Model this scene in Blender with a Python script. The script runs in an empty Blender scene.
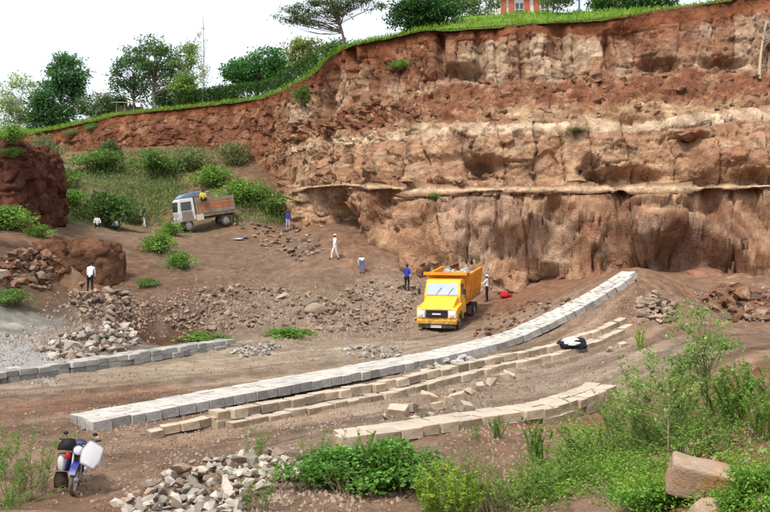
import bpy, bmesh, math, random
import numpy as np
from mathutils import Vector, Matrix, Euler
R = math.radians
rng = np.random.default_rng(7)
random.seed(7)
scene = bpy.context.scene
C = scene.collection

# ------------------------------------------------------------------ camera, sky, sun, exposure
CAM = np.array((0.0, 0.0, 5.0)); FPX = 900.0; PITCH = math.atan(15/900)
cd = bpy.data.cameras.new('camera'); cam = bpy.data.objects.new('camera', cd); C.objects.link(cam)
cam.location = CAM; cam.rotation_euler = (math.pi/2 - PITCH, 0, 0)
cd.sensor_width = 36; cd.lens = FPX/770*36; cd.clip_start = .1; cd.clip_end = 6000
scene.camera = cam
SUN_EL, SUN_AZ = 58, 215          # azimuth: where the sun stands, clockwise from +Y
w = bpy.data.worlds.new('World'); scene.world = w; w.use_nodes = True
nt = w.node_tree; nt.nodes.clear()
sky = nt.nodes.new('ShaderNodeTexSky'); sky.sky_type = 'NISHITA'; sky.sun_disc = False
sky.sun_elevation = R(SUN_EL); sky.sun_rotation = R(SUN_AZ); sky.dust_density = 4; sky.air_density = 1
b1 = nt.nodes.new('ShaderNodeBackground'); b1.inputs[1].default_value = .06
nt.links.new(sky.outputs[0], b1.inputs[0])
b2 = nt.nodes.new('ShaderNodeBackground'); b2.inputs[1].default_value = .56       # bright overcast cloud sheet
nz = nt.nodes.new('ShaderNodeTexNoise'); nz.inputs['Scale'].default_value = 1.6; nz.inputs['Detail'].default_value = 5
tc = nt.nodes.new('ShaderNodeTexCoord'); nt.links.new(tc.outputs['Generated'], nz.inputs['Vector'])
cr = nt.nodes.new('ShaderNodeValToRGB'); cr.color_ramp.elements[0].position = .3; cr.color_ramp.elements[1].position = .7
cr.color_ramp.elements[0].color = (.88, .93, 1, 1); cr.color_ramp.elements[1].color = (1, 1, 1, 1)
nt.links.new(nz.outputs[0], cr.inputs[0]); nt.links.new(cr.outputs[0], b2.inputs[0])
ad = nt.nodes.new('ShaderNodeAddShader'); wo = nt.nodes.new('ShaderNodeOutputWorld')
nt.links.new(b1.outputs[0], ad.inputs[0]); nt.links.new(b2.outputs[0], ad.inputs[1]); nt.links.new(ad.outputs[0], wo.inputs[0])
sd = bpy.data.lights.new('sun', 'SUN'); sd.energy = 2.2; sd.angle = R(9); sd.color = (1, .95, .87)
sun = bpy.data.objects.new('sun', sd); C.objects.link(sun)
az, el = R(SUN_AZ), R(SUN_EL)
sun.rotation_euler = Vector((-math.sin(az)*math.cos(el), -math.cos(az)*math.cos(el), -math.sin(el))).to_track_quat('-Z', 'Y').to_euler()
scene.view_settings.view_transform = 'Standard'; scene.view_settings.look = 'None'
scene.view_settings.exposure = .76; scene.view_settings.gamma = 1
scene.view_settings.use_curve_mapping = False

# ------------------------------------------------------------------ helpers: rays, noise, meshes
def IM(px, py, Y):
    dx, dy = (px-385)/FPX, (256-py)/FPX
    ca, sa = math.cos(PITCH), math.sin(PITCH)
    dyw = ca + dy*sa; dz = -sa + dy*ca
    k = Y/dyw
    return np.array((dx*k, Y, CAM[2]+dz*k))
def project(P):
    d = P-CAM; ca, sa = math.cos(PITCH), math.sin(PITCH)
    f = d[..., 1]*ca - d[..., 2]*sa; u = d[..., 1]*sa + d[..., 2]*ca
    return np.stack((385+FPX*d[..., 0]/f, 256-FPX*u/f), -1)
def hsh(ix, iy, iz, seed=0):
    h = (ix.astype(np.int64)*374761393 + iy.astype(np.int64)*668265263 + iz.astype(np.int64)*2147483647 + seed*144665) & 0xffffffff
    h = ((h ^ (h >> 13))*1274126177) & 0xffffffff
    h = ((h ^ (h >> 15))*2246822519) & 0xffffffff
    return ((h ^ (h >> 16)) & 0xffffff)/float(0x1000000)
def vnoise(P, seed=0):
    i = np.floor(P).astype(np.int64); f = P-i; f = f*f*(3-2*f); out = 0
    for a in (0, 1):
        for b in (0, 1):
            for c in (0, 1):
                wgt = (f[..., 0] if a else 1-f[..., 0])*(f[..., 1] if b else 1-f[..., 1])*(f[..., 2] if c else 1-f[..., 2])
                out = out + wgt*hsh(i[..., 0]+a, i[..., 1]+b, i[..., 2]+c, seed)
    return out
def fbm(P, octv=4, seed=0, gain=.5):
    a, s, t = 1., 0., 0.
    for o in range(octv):
        s = s + a*(vnoise(P*(2.03**o)+17.3*o, seed+o)-.5)*2; t += a; a *= gain
    return s/t
def voronoi(P, seed=0, jit=.95):
    i = np.floor(P).astype(np.int64); sh = P.shape[:-1]
    F1 = np.full(sh, 9.); F2 = np.full(sh, 9.); cell = np.zeros(sh+(3,), np.int64); vec = np.zeros(P.shape)
    for a in (-1, 0, 1):
        for b in (-1, 0, 1):
            for c in (-1, 0, 1):
                q = i+np.array((a, b, c))
                o = np.stack([hsh(q[..., 0], q[..., 1], q[..., 2], seed+k) for k in (1, 2, 3)], -1)
                d = P-(q+.5+(o-.5)*jit); r = (d*d).sum(-1)
                m = r < F1
                F2 = np.where(m, F1, np.minimum(F2, r)); F1 = np.where(m, r, F1)
                cell[m] = q[m]; vec[m] = d[m]
    return np.sqrt(F1), np.sqrt(F2), cell, vec
def facets(P, seed, tilt=.6):
    """faceted block relief: every cell its own offset and tilted plane; returns height, crack distance, cell random"""
    f1, f2, c, v = voronoi(P, seed)
    h = [hsh(c[..., 0], c[..., 1], c[..., 2], seed+k) for k in (10, 11, 12, 13, 14)]
    off = h[0]-.5
    pl = v[..., 0]*(h[1]-.5)*2 + v[..., 2]*(h[2]-.5)*2
    return off + tilt*pl, f2-f1, h[3]
def joints(u, z, wd, ht, seed, tilt=.5):
    """jointed rock: columns of uneven width along u, each broken at its own heights; returns relief, distance to the nearest joint in metres, block random"""
    def vor1(x, sd, row=None):
        i = np.floor(x).astype(np.int64); zz = np.zeros_like(i) if row is None else row
        best = np.full(x.shape, 9.); sec = np.full(x.shape, 9.); bid = i.copy(); off = np.zeros(x.shape)
        for a in (-1, 0, 1):
            q = i+a; d = x-(q+.5+(hsh(q, zz, zz*0+3, sd)-.5)*.9); r = np.abs(d); m = r < best
            sec = np.where(m, best, np.minimum(sec, r)); best = np.where(m, r, best); bid = np.where(m, q, bid); off = np.where(m, d, off)
        return sec-best, bid, off
    e1, id1, o1 = vor1(u/wd, seed)
    hh = ht*(.55+.9*hsh(id1, id1*0, id1*0, seed+5))
    e2, id2, o2 = vor1(z/hh+hsh(id1, id1*0, id1*0, seed+6)*7, seed+7, id1)
    h = [hsh(id1, id2, id1*0, seed+20+k) for k in range(4)]
    rel = (h[0]-.5)+tilt*(o1*(h[1]-.5)*2+o2*(h[2]-.5)*2)
    return rel, np.minimum(e1*wd, e2*hh)*.5, h[3]
def sstep(a, b, x):
    t = np.clip((x-a)/(b-a), 0, 1); return t*t*(3-2*t)

def mesh_np(name, V, F, col=None, mat=None, smooth=False):
    me = bpy.data.meshes.new(name)
    V = np.asarray(V, np.float32); F = np.asarray(F, np.int32); n = F.shape[1]
    me.vertices.add(len(V)); me.vertices.foreach_set('co', V.ravel())
    me.loops.add(F.size); me.loops.foreach_set('vertex_index', F.ravel())
    me.polygons.add(len(F)); me.polygons.foreach_set('loop_start', np.arange(0, F.size, n, dtype=np.int32))
    me.update(calc_edges=True)
    if smooth: me.polygons.foreach_set('use_smooth', np.ones(len(F), bool))
    if col is not None:
        a = me.color_attributes.new('Col', 'FLOAT_COLOR', 'POINT')
        a.data.foreach_set('color', np.concatenate([np.clip(col, 0, 1), np.ones((len(V), 1))], 1).astype(np.float32).ravel())
    if mat: me.materials.append(mat)
    return me
def grid_faces(nr, nc):
    i = np.arange(nr*nc).reshape(nr, nc)
    return np.stack((i[:-1, :-1], i[:-1, 1:], i[1:, 1:], i[1:, :-1]), -1).reshape(-1, 4)
def link(name, me, parent=None, loc=None, rot=None, scale=None):
    o = bpy.data.objects.new(name, me); C.objects.link(o)
    if parent: o.parent = parent
    if loc is not None: o.location = loc
    if rot is not None: o.rotation_euler = rot
    if scale is not None: o.scale = scale
    return o
def tag(o, label=None, cat=None, group=None, kind=None):
    if label: o['label'] = label
    if cat: o['category'] = cat
    if group: o['group'] = group
    if kind: o['kind'] = kind
    return o
def thing(name, label, cat, loc=(0, 0, 0), rotz=0, group=None):
    o = bpy.data.objects.new(name, None); C.objects.link(o); o.location = loc; o.rotation_euler = (0, 0, rotz)
    return tag(o, label, cat, group)

# ------------------------------------------------------------------ materials
def mat(name, col=(.5, .5, .5), rough=.85, attr=False, var=.25, scale=3., fine=30., bump=.3, bdist=.05, spec=.3, metal=0., hue2=None, coords='Object', crackb=None):
    m = bpy.data.materials.new(name); m.use_nodes = True; t = m.node_tree; L = t.links; N = t.nodes
    bs = N['Principled BSDF']; bs.inputs['Roughness'].default_value = rough
    bs.inputs['Specular IOR Level'].default_value = spec; bs.inputs['Metallic'].default_value = metal
    tcn = N.new('ShaderNodeTexCoord'); vec = tcn.outputs[coords]
    if attr:
        a = N.new('ShaderNodeAttribute'); a.attribute_name = 'Col'; csrc = a.outputs['Color']
    else:
        rgb = N.new('ShaderNodeRGB'); rgb.outputs[0].default_value = (*col, 1); csrc = rgb.outputs[0]
    n1 = N.new('ShaderNodeTexNoise'); n1.inputs['Scale'].default_value = scale; n1.inputs['Detail'].default_value = 6; n1.inputs['Roughness'].default_value = .62
    n2 = N.new('ShaderNodeTexNoise'); n2.inputs['Scale'].default_value = fine; n2.inputs['Detail'].default_value = 4; n2.inputs['Roughness'].default_value = .7
    L.new(vec, n1.inputs['Vector']); L.new(vec, n2.inputs['Vector'])
    mx = N.new('ShaderNodeMath'); mx.operation = 'ADD'
    L.new(n1.outputs[0], mx.inputs[0]); L.new(n2.outputs[0], mx.inputs[1])
    mr = N.new('ShaderNodeMapRange'); mr.inputs[1].default_value = .65; mr.inputs[2].default_value = 1.35
    mr.inputs[3].default_value = 1-var; mr.inputs[4].default_value = 1+var
    L.new(mx.outputs[0], mr.inputs[0])
    if hue2:
        mm = N.new('ShaderNodeMix'); mm.data_type = 'RGBA'; mm.inputs['B'].default_value = (*hue2, 1)
        n3 = N.new('ShaderNodeTexNoise'); n3.inputs['Scale'].default_value = scale*.6; n3.inputs['Detail'].default_value = 5; L.new(vec, n3.inputs['Vector'])
        rr = N.new('ShaderNodeMapRange'); rr.inputs[1].default_value = .48; rr.inputs[2].default_value = .62; rr.inputs[4].default_value = .75
        L.new(n3.outputs[0], rr.inputs[0]); L.new(rr.outputs[0], mm.inputs['Factor']); L.new(csrc, mm.inputs['A']); csrc = mm.outputs['Result']
    vm = N.new('ShaderNodeVectorMath'); vm.operation = 'SCALE'
    L.new(csrc, vm.inputs[0]); L.new(mr.outputs[0], vm.inputs['Scale']); L.new(vm.outputs[0], bs.inputs['Base Color'])
    if crackb:
        vo = N.new('ShaderNodeTexVoronoi'); vo.feature = 'DISTANCE_TO_EDGE'; vo.inputs['Scale'].default_value = crackb[0]
        wv = N.new('ShaderNodeVectorMath'); wv.operation = 'ADD'; ws = N.new('ShaderNodeVectorMath'); ws.operation = 'SCALE'; ws.inputs['Scale'].default_value = crackb[2]
        L.new(n1.outputs['Color'], ws.inputs[0]); L.new(vec, wv.inputs[0]); L.new(ws.outputs[0], wv.inputs[1]); L.new(wv.outputs[0], vo.inputs['Vector'])
        mc_ = N.new('ShaderNodeMapRange'); mc_.inputs[1].default_value = 0; mc_.inputs[2].default_value = .09; mc_.inputs[3].default_value = -crackb[1]; mc_.inputs[4].default_value = 0; L.new(vo.outputs['Distance'], mc_.inputs[0])
        ms_ = N.new('ShaderNodeTexVoronoi'); ms_.inputs['Scale'].default_value = crackb[0]*3.3; L.new(wv.outputs[0], ms_.inputs['Vector'])
        sp_ = N.new('ShaderNodeSeparateColor'); L.new(ms_.outputs['Color'], sp_.inputs[0])
        m3 = N.new('ShaderNodeMath'); m3.operation = 'MULTIPLY_ADD'; m3.inputs[1].default_value = .35; L.new(sp_.outputs[0], m3.inputs[0]); L.new(mc_.outputs[0], m3.inputs[2])
        m4 = N.new('ShaderNodeMath'); m4.operation = 'ADD'; L.new(mx.outputs[0], m4.inputs[0]); L.new(m3.outputs[0], m4.inputs[1]); hsrc = m4.outputs[0]
    else: hsrc = mx.outputs[0]
    if bump:
        bp = N.new('ShaderNodeBump'); bp.inputs['Strength'].default_value = bump; bp.inputs['Distance'].default_value = bdist
        L.new(hsrc, bp.inputs['Height']); L.new(bp.outputs[0], bs.inputs['Normal'])
    return m
def objrand(m, lo=.75, hi=1.2):
    """per-object brightness on top of a material"""
    t = m.node_tree; bs = t.nodes['Principled BSDF']; src = bs.inputs['Base Color'].links[0].from_socket
    oi = t.nodes.new('ShaderNodeObjectInfo'); mr = t.nodes.new('ShaderNodeMapRange'); mr.inputs[3].default_value = lo; mr.inputs[4].default_value = hi
    vm = t.nodes.new('ShaderNodeVectorMath'); vm.operation = 'SCALE'
    t.links.new(oi.outputs['Random'], mr.inputs[0]); t.links.new(src, vm.inputs[0]); t.links.new(mr.outputs[0], vm.inputs['Scale'])
    t.links.new(vm.outputs[0], bs.inputs['Base Color']); return m
def leafmat(name, attr=True):
    m = bpy.data.materials.new(name); m.use_nodes = True; t = m.node_tree; N = t.nodes; L = t.links
    bs = N['Principled BSDF']; bs.inputs['Roughness'].default_value = .55; bs.inputs['Specular IOR Level'].default_value = .25
    a = N.new('ShaderNodeAttribute'); a.attribute_name = 'Col'; L.new(a.outputs['Color'], bs.inputs['Base Color'])
    tr = N.new('ShaderNodeBsdfTranslucent'); vm = N.new('ShaderNodeVectorMath'); vm.operation = 'MULTIPLY'; vm.inputs[1].default_value = (1.2, 1.35, .6)
    L.new(a.outputs['Color'], vm.inputs[0]); L.new(vm.outputs[0], tr.inputs['Color'])
    ms = N.new('ShaderNodeMixShader'); ms.inputs[0].default_value = .35
    L.new(bs.outputs[0], ms.inputs[1]); L.new(tr.outputs[0], ms.inputs[2]); L.new(ms.outputs[0], N['Material Output'].inputs[0])
    return m
M = {}
M['cliff'] = mat('cliff_rock', attr=True, var=.42, scale=1.5, fine=8, bump=1., bdist=.22, rough=.95, spec=.08, crackb=(.42, .55, .9))
M['soil'] = mat('soil', attr=True, var=.36, scale=1.6, fine=13, bump=1., bdist=.085, rough=.97, spec=.06, crackb=(3., 0., .3))
M['white_stone'] = objrand(mat('pale_dressed_stone', (.36, .34, .31), var=.45, scale=3, fine=22, bump=.4, bdist=.03, hue2=(.22, .20, .18), coords='Object'), .7, 1.25)
M['tan_stone'] = objrand(mat('tan_dressed_stone', (.40, .325, .235), var=.3, scale=2.5, fine=20, bump=.4, bdist=.03, hue2=(.30, .17, .10)), .62, 1.2)
M['grey_stone'] = objrand(mat('grey_dressed_stone', (.33, .315, .29), var=.3, scale=2.5, fine=20, bump=.4, bdist=.03, hue2=(.25, .23, .21)), .7, 1.25)
M['rubble'] = objrand(mat('rubble_stone', (.245, .18, .13), var=.4, scale=2, fine=16, bump=.4, bdist=.03, hue2=(.15, .095, .065)), .5, 1.45)
M['pale_rubble'] = objrand(mat('pale_rubble_stone', (.38, .34, .285), var=.35, scale=2, fine=16, bump=.4, bdist=.03, hue2=(.30, .23, .16)), .5, 1.3)
M['red_rock'] = objrand(mat('red_brown_rock', (.22, .115, .07), var=.4, scale=1.6, fine=11, bump=.8, bdist=.12, hue2=(.31, .20, .13), spec=.1), .75, 1.2)
M['chips'] = mat('stone_chips', (.27, .20, .15), var=.4, scale=1.5, fine=9, bump=.1, hue2=(.16, .10, .07))
M['gravel'] = mat('gravel', (.27, .26, .25), var=.3, scale=1.5, fine=9, bump=.1)
M['rubble_chip'] = mat('rubble_chips', (.23, .165, .12), var=.5, scale=1.1, fine=7, bump=.1, hue2=(.12, .075, .05))
M['clod'] = mat('earth_clods', (.16, .095, .062), var=.4, scale=1.2, fine=7, bump=.1, hue2=(.26, .185, .135))
M['leaf'] = leafmat('leaf')
M['bark'] = mat('bark', (.16, .13, .10), var=.35, scale=4, fine=25, bump=.5)
M['pale_bark'] = mat('pale_bark', (.36, .33, .28), var=.3, scale=4, fine=25, bump=.4)
M['stem'] = mat('green_stem', (.14, .17, .06), var=.3, scale=6, fine=30, bump=.1)
M['dry_stem'] = mat('dry_stem', (.35, .28, .18), var=.3, scale=6, fine=30, bump=.1)

# ------------------------------------------------------------------ terrain: height field through measured points
TP = [  # px, py, Y
 (100,431,24.2),(225,432,23.7),(300,415,26),(390,399,28.5),(300,392,30),(450,361,36),(500,371,33),(520,343,38.5),(580,314,40),(640,277,41),(660,273,45),(620,280,46),
 (570,357,35),(638,328,37),(200,400,28.3),(0,430,23.8),(60,400,28.3),(0,384,31.5),(120,366,36.2),(200,352,40.5),(235,347,42.5),(300,345,43.5),(380,341,46),(300,335,48),
 (440,331,51),(470,322,53),(490,306,57),(400,325,52.5),(350,318,52),(420,350,39),
 (560,291,54),(600,277,54),(640,269,52),(530,310,48),(540,291,59),(700,288,52),(770,300,47),(700,312,44),(770,322,41),(660,300,41),(660,322,37),(900,330,40),
 (407,291,58),(362,274,60),(334,259,63),(320,236,71),(380,268,62),(350,290,57),(300,300,54),(290,226,85),(310,212,86),
 (250,250,74),(250,290,58),(200,320,49),(170,335,46),(205,233,80),(180,236,76),(150,285,58),(140,226,85),(100,231,73),(120,250,66),(60,238,60),(160,255,66),
 (90,293,55),(60,292,48),(20,252,50),(30,315,42),(0,330,39),(0,300,42),(-80,300,40),(-80,240,52),(-200,260,50),(50,350,37),(90,335,41),(130,310,48),(130,338,43),
 (100,190,88),(60,170,95),(180,150,101),(200,192,90),(260,190,88),(270,215,84),(110,155,101),(40,155,104),(20,205,75),(-100,190,80),(270,160,98),(0,160,100),
 (400,440,20.6),(500,421,22.8),(560,424,23.2),(617,398,27),(345,447,20.2),(300,470,18.6),(400,505,16.4),(200,500,17.2),(30,500,17.2),(-100,500,17),(75,497,17.5),(70,450,21.5),
 (600,440,19.5),(700,470,13.8),(740,402,20),(680,430,17),(760,352,28),(700,345,30),(650,362,30.5),(600,366,32),(540,470,17),(600,512,14.2),(770,512,11.2),(770,450,14),(900,420,15),(900,360,25),(480,512,15.6)]
CP = np.array([IM(*p) for p in TP])
extra = [(-6,9,2.0),(0,9,1.9),(6,8,2.2),(0,5,3.2),(-8,5,3.2),(8,5,3.3),(0,0,3.35),(-12,0,3.3),(12,0,3.4),(-25,10,1.8),(25,10,3.5),(30,25,4),(45,45,5),(-45,30,4),(-60,60,8),(0,-25,3.5),(-30,-20,3.5),(30,-20,3.5),
         (-55,100,16.5),(-80,80,14),(60,60,6),(0,120,15.5),(-50,120,16),(60,110,15),(-10,105,15),(20,80,6),(0,78,7)]
CP = np.concatenate([CP, np.array(extra, float)])
def mq(d2): return np.sqrt(d2+2.5)
def rbf_fit(XY, v):
    n = len(XY); A = mq(((XY[:, None]-XY[None])**2).sum(-1)); P = np.c_[np.ones(n), XY]
    K = np.block([[A-np.eye(n)*.08, P], [P.T, np.zeros((3, 3))]])
    return np.linalg.solve(K, np.r_[v, np.zeros(3)])
SX = np.array((1.0, .62)); RB = rbf_fit(CP[:, :2]*SX, CP[:, 2])
def base_z(X, Y):
    XY = np.stack((X.ravel(), Y.ravel()), -1)*SX; out = np.zeros(len(XY))
    for s in range(0, len(XY), 40000):
        q = XY[s:s+40000]; d2 = ((q[:, None]-CP[None, :, :2]*SX)**2).sum(-1)
        out[s:s+40000] = mq(d2)@RB[:-3] + RB[-3] + q@RB[-2:]
    return out.reshape(X.shape)
# where the ground is loose rubble slope rather than packed track
def slope_mask(X, Y):
    m = np.zeros(X.shape)
    for (px, py, Yc, rx, ry, a) in ((250,285,58,9,13,1),(390,300,56,5,7,1),(560,295,53,6,5,.8),(640,290,43,4,5,.9),(60,280,49,7,9,1.3),(740,310,44,5,6,1),(150,300,52,5,7,1),(180,180,92,25,14,.8),(730,430,15,3,5,.9),(620,450,18,3,4,.6),(250,490,17.5,4,2.,.7),(330,250,66,5,8,.9)):
        c = IM(px, py, Yc); m = np.maximum(m, a*np.exp(-((X-c[0])/rx)**2-((Y-c[1])/ry)**2))
    return m
# track direction of the quarry floor, for wheel ruts: straight lines along (1, .62)
RUT = np.array((.80, .60)); RN = np.array((-.60, .80))
def ground_z(X, Y):
    X = np.asarray(X, float); Y = np.asarray(Y, float)
    z = base_z(X, Y)
    # cut: the alcove the man on the left digs into
    inx = sstep(-22.2, -21.4, X)*(1-sstep(-18.0, -17.2, X)); P3 = np.stack((X, Y, X*0), -1)
    wob = fbm(P3*.9, 3, 5)*.5
    cut = 1.75+np.maximum(0, Y-56+wob)*6
    z = np.where((Y > 50) & (Y < 64), np.minimum(z, z*(1-inx)+cut*inx), z)
    for (px, py, Yc, rx, ry, dp) in ((180,326,47,2.6,2.6,1.3),(150,318,48,1.3,2.,.9)):
        c = IM(px, py, Yc); z = z-dp*np.exp(-(((X-c[0])/rx)**2+((Y-c[1])/ry)**2)**1.5)
    m = slope_mask(X, Y)
    near = np.clip(Y/40, .25, 1)
    z = z + fbm(P3*.55, 4, 1)*(.05+.22*m)*near + fbm(P3*2.1, 3, 2)*(.05+.12*m)*near + fbm(P3*5.5, 3, 3)*(.028+.04*m)
    fa = voronoi(np.stack((X*1.6, Y*1.6, X*0), -1), 4)
    z = z + np.clip(fa[1]-fa[0], 0, .4)*.28*m*near
    # wheel ruts
    s = X*RN[0]+Y*RN[1]; al = X*RUT[0]+Y*RUT[1]
    fl = sstep(19, 22, Y)*(1-sstep(44, 50, Y))*(1-np.clip(m*1.4, 0, 1))
    rn = fbm(np.stack((s*1.3, al*.06, X*0), -1), 3, 9)
    return z + rn*.10*fl - .05*fl*np.clip(np.sin(s*3.1+np.sin(al*.15)*1.2)-.7, 0, 1)*3
def grid_z(X, Y):
    X = np.asarray(X, float); Y = np.asarray(Y, float)
    i = np.clip(np.searchsorted(xs, X)-1, 0, len(xs)-2); j = np.clip(np.searchsorted(ys, Y)-1, 0, len(ys)-2)
    a = np.clip((X-xs[i])/(xs[i+1]-xs[i]), 0, 1); b = np.clip((Y-ys[j])/(ys[j+1]-ys[j]), 0, 1)
    return GZ[j, i]*(1-a)*(1-b)+GZ[j, i+1]*a*(1-b)+GZ[j+1, i]*(1-a)*b+GZ[j+1, i+1]*a*b
def gz(x, y): return float(grid_z(x, y))
def spots(pp, y0=7, y1=118):
    pp = np.asarray(pp, float); Y = np.linspace(y0, y1, 900)
    d = np.array([IM(a, b, 1.0) for a, b in pp])-CAM; out = []
    for s in range(0, len(pp), 1500):
        e = d[s:s+1500]; X = e[:, :1]*Y; Z = CAM[2]+e[:, 2:]*Y; YY = np.broadcast_to(Y, X.shape)
        g = grid_z(X, YY); k = np.argmax(Z <= g, 1); i = np.arange(len(e)); out.append(np.stack((X[i, k], YY[i, k], g[i, k]), -1))
    return np.concatenate(out)
def spot(px, py, y0=7, y1=118): return spots([(px, py)], y0, y1)[0]
def spacing(a, b, f):
    out = [a]
    while out[-1] < b: out.append(out[-1]+f(out[-1]))
    return np.array(out)
xs = spacing(0, 85, lambda x: .10 if x < 10 else .10+(x-10)*.012)
xs = np.r_[-xs[:0:-1], xs]
ys = spacing(-30, 125, lambda y: 1. if y < 5 else (.3 if y < 10 else (.085 if y < 26 else .085+(y-26)*.0042)))
GX, GY = np.meshgrid(xs, ys)
GZ = ground_z(GX, GY)
GZ = np.minimum(GZ, 16.8)
# the bed levelled for the long stone row as it climbs the spoil slope
rp = np.array([IM(*q) for q in ((450,362,36),(520,344,38.5),(580,315,40),(612,296,40.6),(641,277,41))]); sq = np.linspace(0, 4, 120); rp = np.stack([np.interp(sq, range(5), rp[:, k]) for k in range(3)], -1)
tn_ = np.gradient(rp, axis=0); nb_ = np.stack((-tn_[:, 1], tn_[:, 0]), -1); nb_ /= np.linalg.norm(nb_, axis=1, keepdims=True); mid_ = rp[:, :2]+nb_*.74
bi = (GX > 1.5) & (GX < 15) & (GY > 33) & (GY < 45); bp_ = np.stack((GX[bi], GY[bi]), -1); dd = ((bp_[:, None]-mid_[None])**2).sum(-1); ki = dd.argmin(1); dmin = np.sqrt(dd.min(1))
zl = rp[ki, 2]-.02; wq = 1-sstep(.95, 2.6, dmin); GZ[bi] = np.where(GZ[bi] > zl, GZ[bi]*(1-wq)+zl*wq, GZ[bi])
# soil colours (albedo of each patch of earth)
RED, BRN, TRK, GRY, TAN, DRK = (.235,.098,.052), (.235,.140,.092), (.335,.255,.190), (.27,.26,.25), (.36,.24,.15), (.14,.075,.048)
CPT = [(60,400,28,(.24,.12,.075)),(150,392,30,(.235,.12,.075)),(20,430,24,BRN),(200,405,28,(.25,.155,.105)),(250,375,34,(.30,.21,.15)),(330,350,42,TRK),(400,345,42,TRK),(250,352,41,TRK),(180,372,34,TRK),(100,375,33,(.28,.19,.135)),
 (440,335,48,(.28,.19,.13)),(300,425,25,(.26,.175,.125)),(150,460,20,(.25,.155,.105)),(100,490,17.5,(.25,.14,.09)),(480,400,27,(.29,.215,.16)),(560,375,31,(.30,.225,.17)),(600,365,32,(.28,.20,.15)),(400,410,26,(.27,.19,.14)),
 (600,290,50,(.27,.135,.08)),(640,290,41,(.29,.16,.10)),(550,320,42,(.31,.20,.14)),(680,272,47,(.30,.155,.085)),(520,290,56,(.27,.12,.065)),(700,300,46,BRN),(760,340,32,BRN),
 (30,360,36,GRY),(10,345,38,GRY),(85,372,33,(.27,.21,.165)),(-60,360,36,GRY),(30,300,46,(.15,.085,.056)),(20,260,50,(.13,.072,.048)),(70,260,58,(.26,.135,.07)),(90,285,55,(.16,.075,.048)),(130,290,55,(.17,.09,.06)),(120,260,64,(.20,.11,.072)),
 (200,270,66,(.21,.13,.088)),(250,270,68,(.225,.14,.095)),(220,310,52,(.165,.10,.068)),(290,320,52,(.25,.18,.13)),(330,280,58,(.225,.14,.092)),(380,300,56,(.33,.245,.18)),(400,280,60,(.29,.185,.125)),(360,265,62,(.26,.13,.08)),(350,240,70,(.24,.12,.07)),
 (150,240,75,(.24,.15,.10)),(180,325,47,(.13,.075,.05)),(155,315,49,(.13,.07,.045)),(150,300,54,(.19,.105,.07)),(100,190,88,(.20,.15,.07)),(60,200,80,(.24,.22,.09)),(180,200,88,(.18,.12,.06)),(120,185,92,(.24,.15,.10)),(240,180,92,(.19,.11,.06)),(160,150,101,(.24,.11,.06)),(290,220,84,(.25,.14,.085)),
 (740,430,15,RED),(700,470,13,RED),(600,490,15,(.27,.16,.11)),(620,430,20,RED),(560,410,23,RED),(450,490,17,(.22,.13,.085)),(340,500,17,(.23,.145,.095)),(250,490,18,(.26,.18,.125)),(770,380,22,RED),(540,460,18,(.22,.12,.075))]
cxy = np.array([IM(a, b, c)[:2] for a, b, c, _ in CPT])*SX; ccol = np.array([c for *_, c in CPT])
def soil_col(X, Y):
    P3 = np.stack((X, Y, X*0), -1); wob = np.stack((fbm(P3*.35, 3, 21), fbm(P3*.35, 3, 22)), -1)*1.6*np.clip(Y/40, .2, 1.2)[..., None]
    q = (np.stack((X, Y), -1)+wob).reshape(-1, 2)*SX; out = np.zeros((len(q), 3))
    for s in range(0, len(q), 40000):
        d2 = ((q[s:s+40000, None]-cxy[None])**2).sum(-1)/np.clip(q[s:s+40000, 1:2]/20, .4, 3)**2
        wt = 1/(d2+.25)**2; out[s:s+40000] = (wt@ccol)/wt.sum(1, keepdims=True)
    return out.reshape(X.shape+(3,))
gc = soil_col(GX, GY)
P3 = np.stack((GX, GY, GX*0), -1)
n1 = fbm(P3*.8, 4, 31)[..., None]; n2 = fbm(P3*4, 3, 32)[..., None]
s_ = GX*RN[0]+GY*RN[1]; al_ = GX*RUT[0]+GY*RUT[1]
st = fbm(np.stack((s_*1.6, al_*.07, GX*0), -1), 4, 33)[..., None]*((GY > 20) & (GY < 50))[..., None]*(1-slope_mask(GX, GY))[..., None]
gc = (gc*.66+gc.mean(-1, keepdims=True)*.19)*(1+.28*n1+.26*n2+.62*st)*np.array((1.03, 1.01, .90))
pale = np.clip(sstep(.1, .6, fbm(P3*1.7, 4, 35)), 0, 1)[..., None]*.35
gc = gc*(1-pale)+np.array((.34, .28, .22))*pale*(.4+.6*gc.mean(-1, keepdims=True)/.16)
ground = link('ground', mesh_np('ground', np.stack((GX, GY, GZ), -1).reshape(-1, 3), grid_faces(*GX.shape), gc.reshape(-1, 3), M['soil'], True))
tag(ground, kind='structure')
# far ground reaching the horizon, under everything
bmf = np.array([(-3500, -3500, -6), (3500, -3500, -6), (3500, 3500, -6), (-3500, 3500, -6)], float)
tag(link('terrain', mesh_np('terrain', bmf, [(0, 1, 2, 3)], np.tile(np.array(BRN), (4, 1)), M['soil'])), kind='structure')

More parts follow.
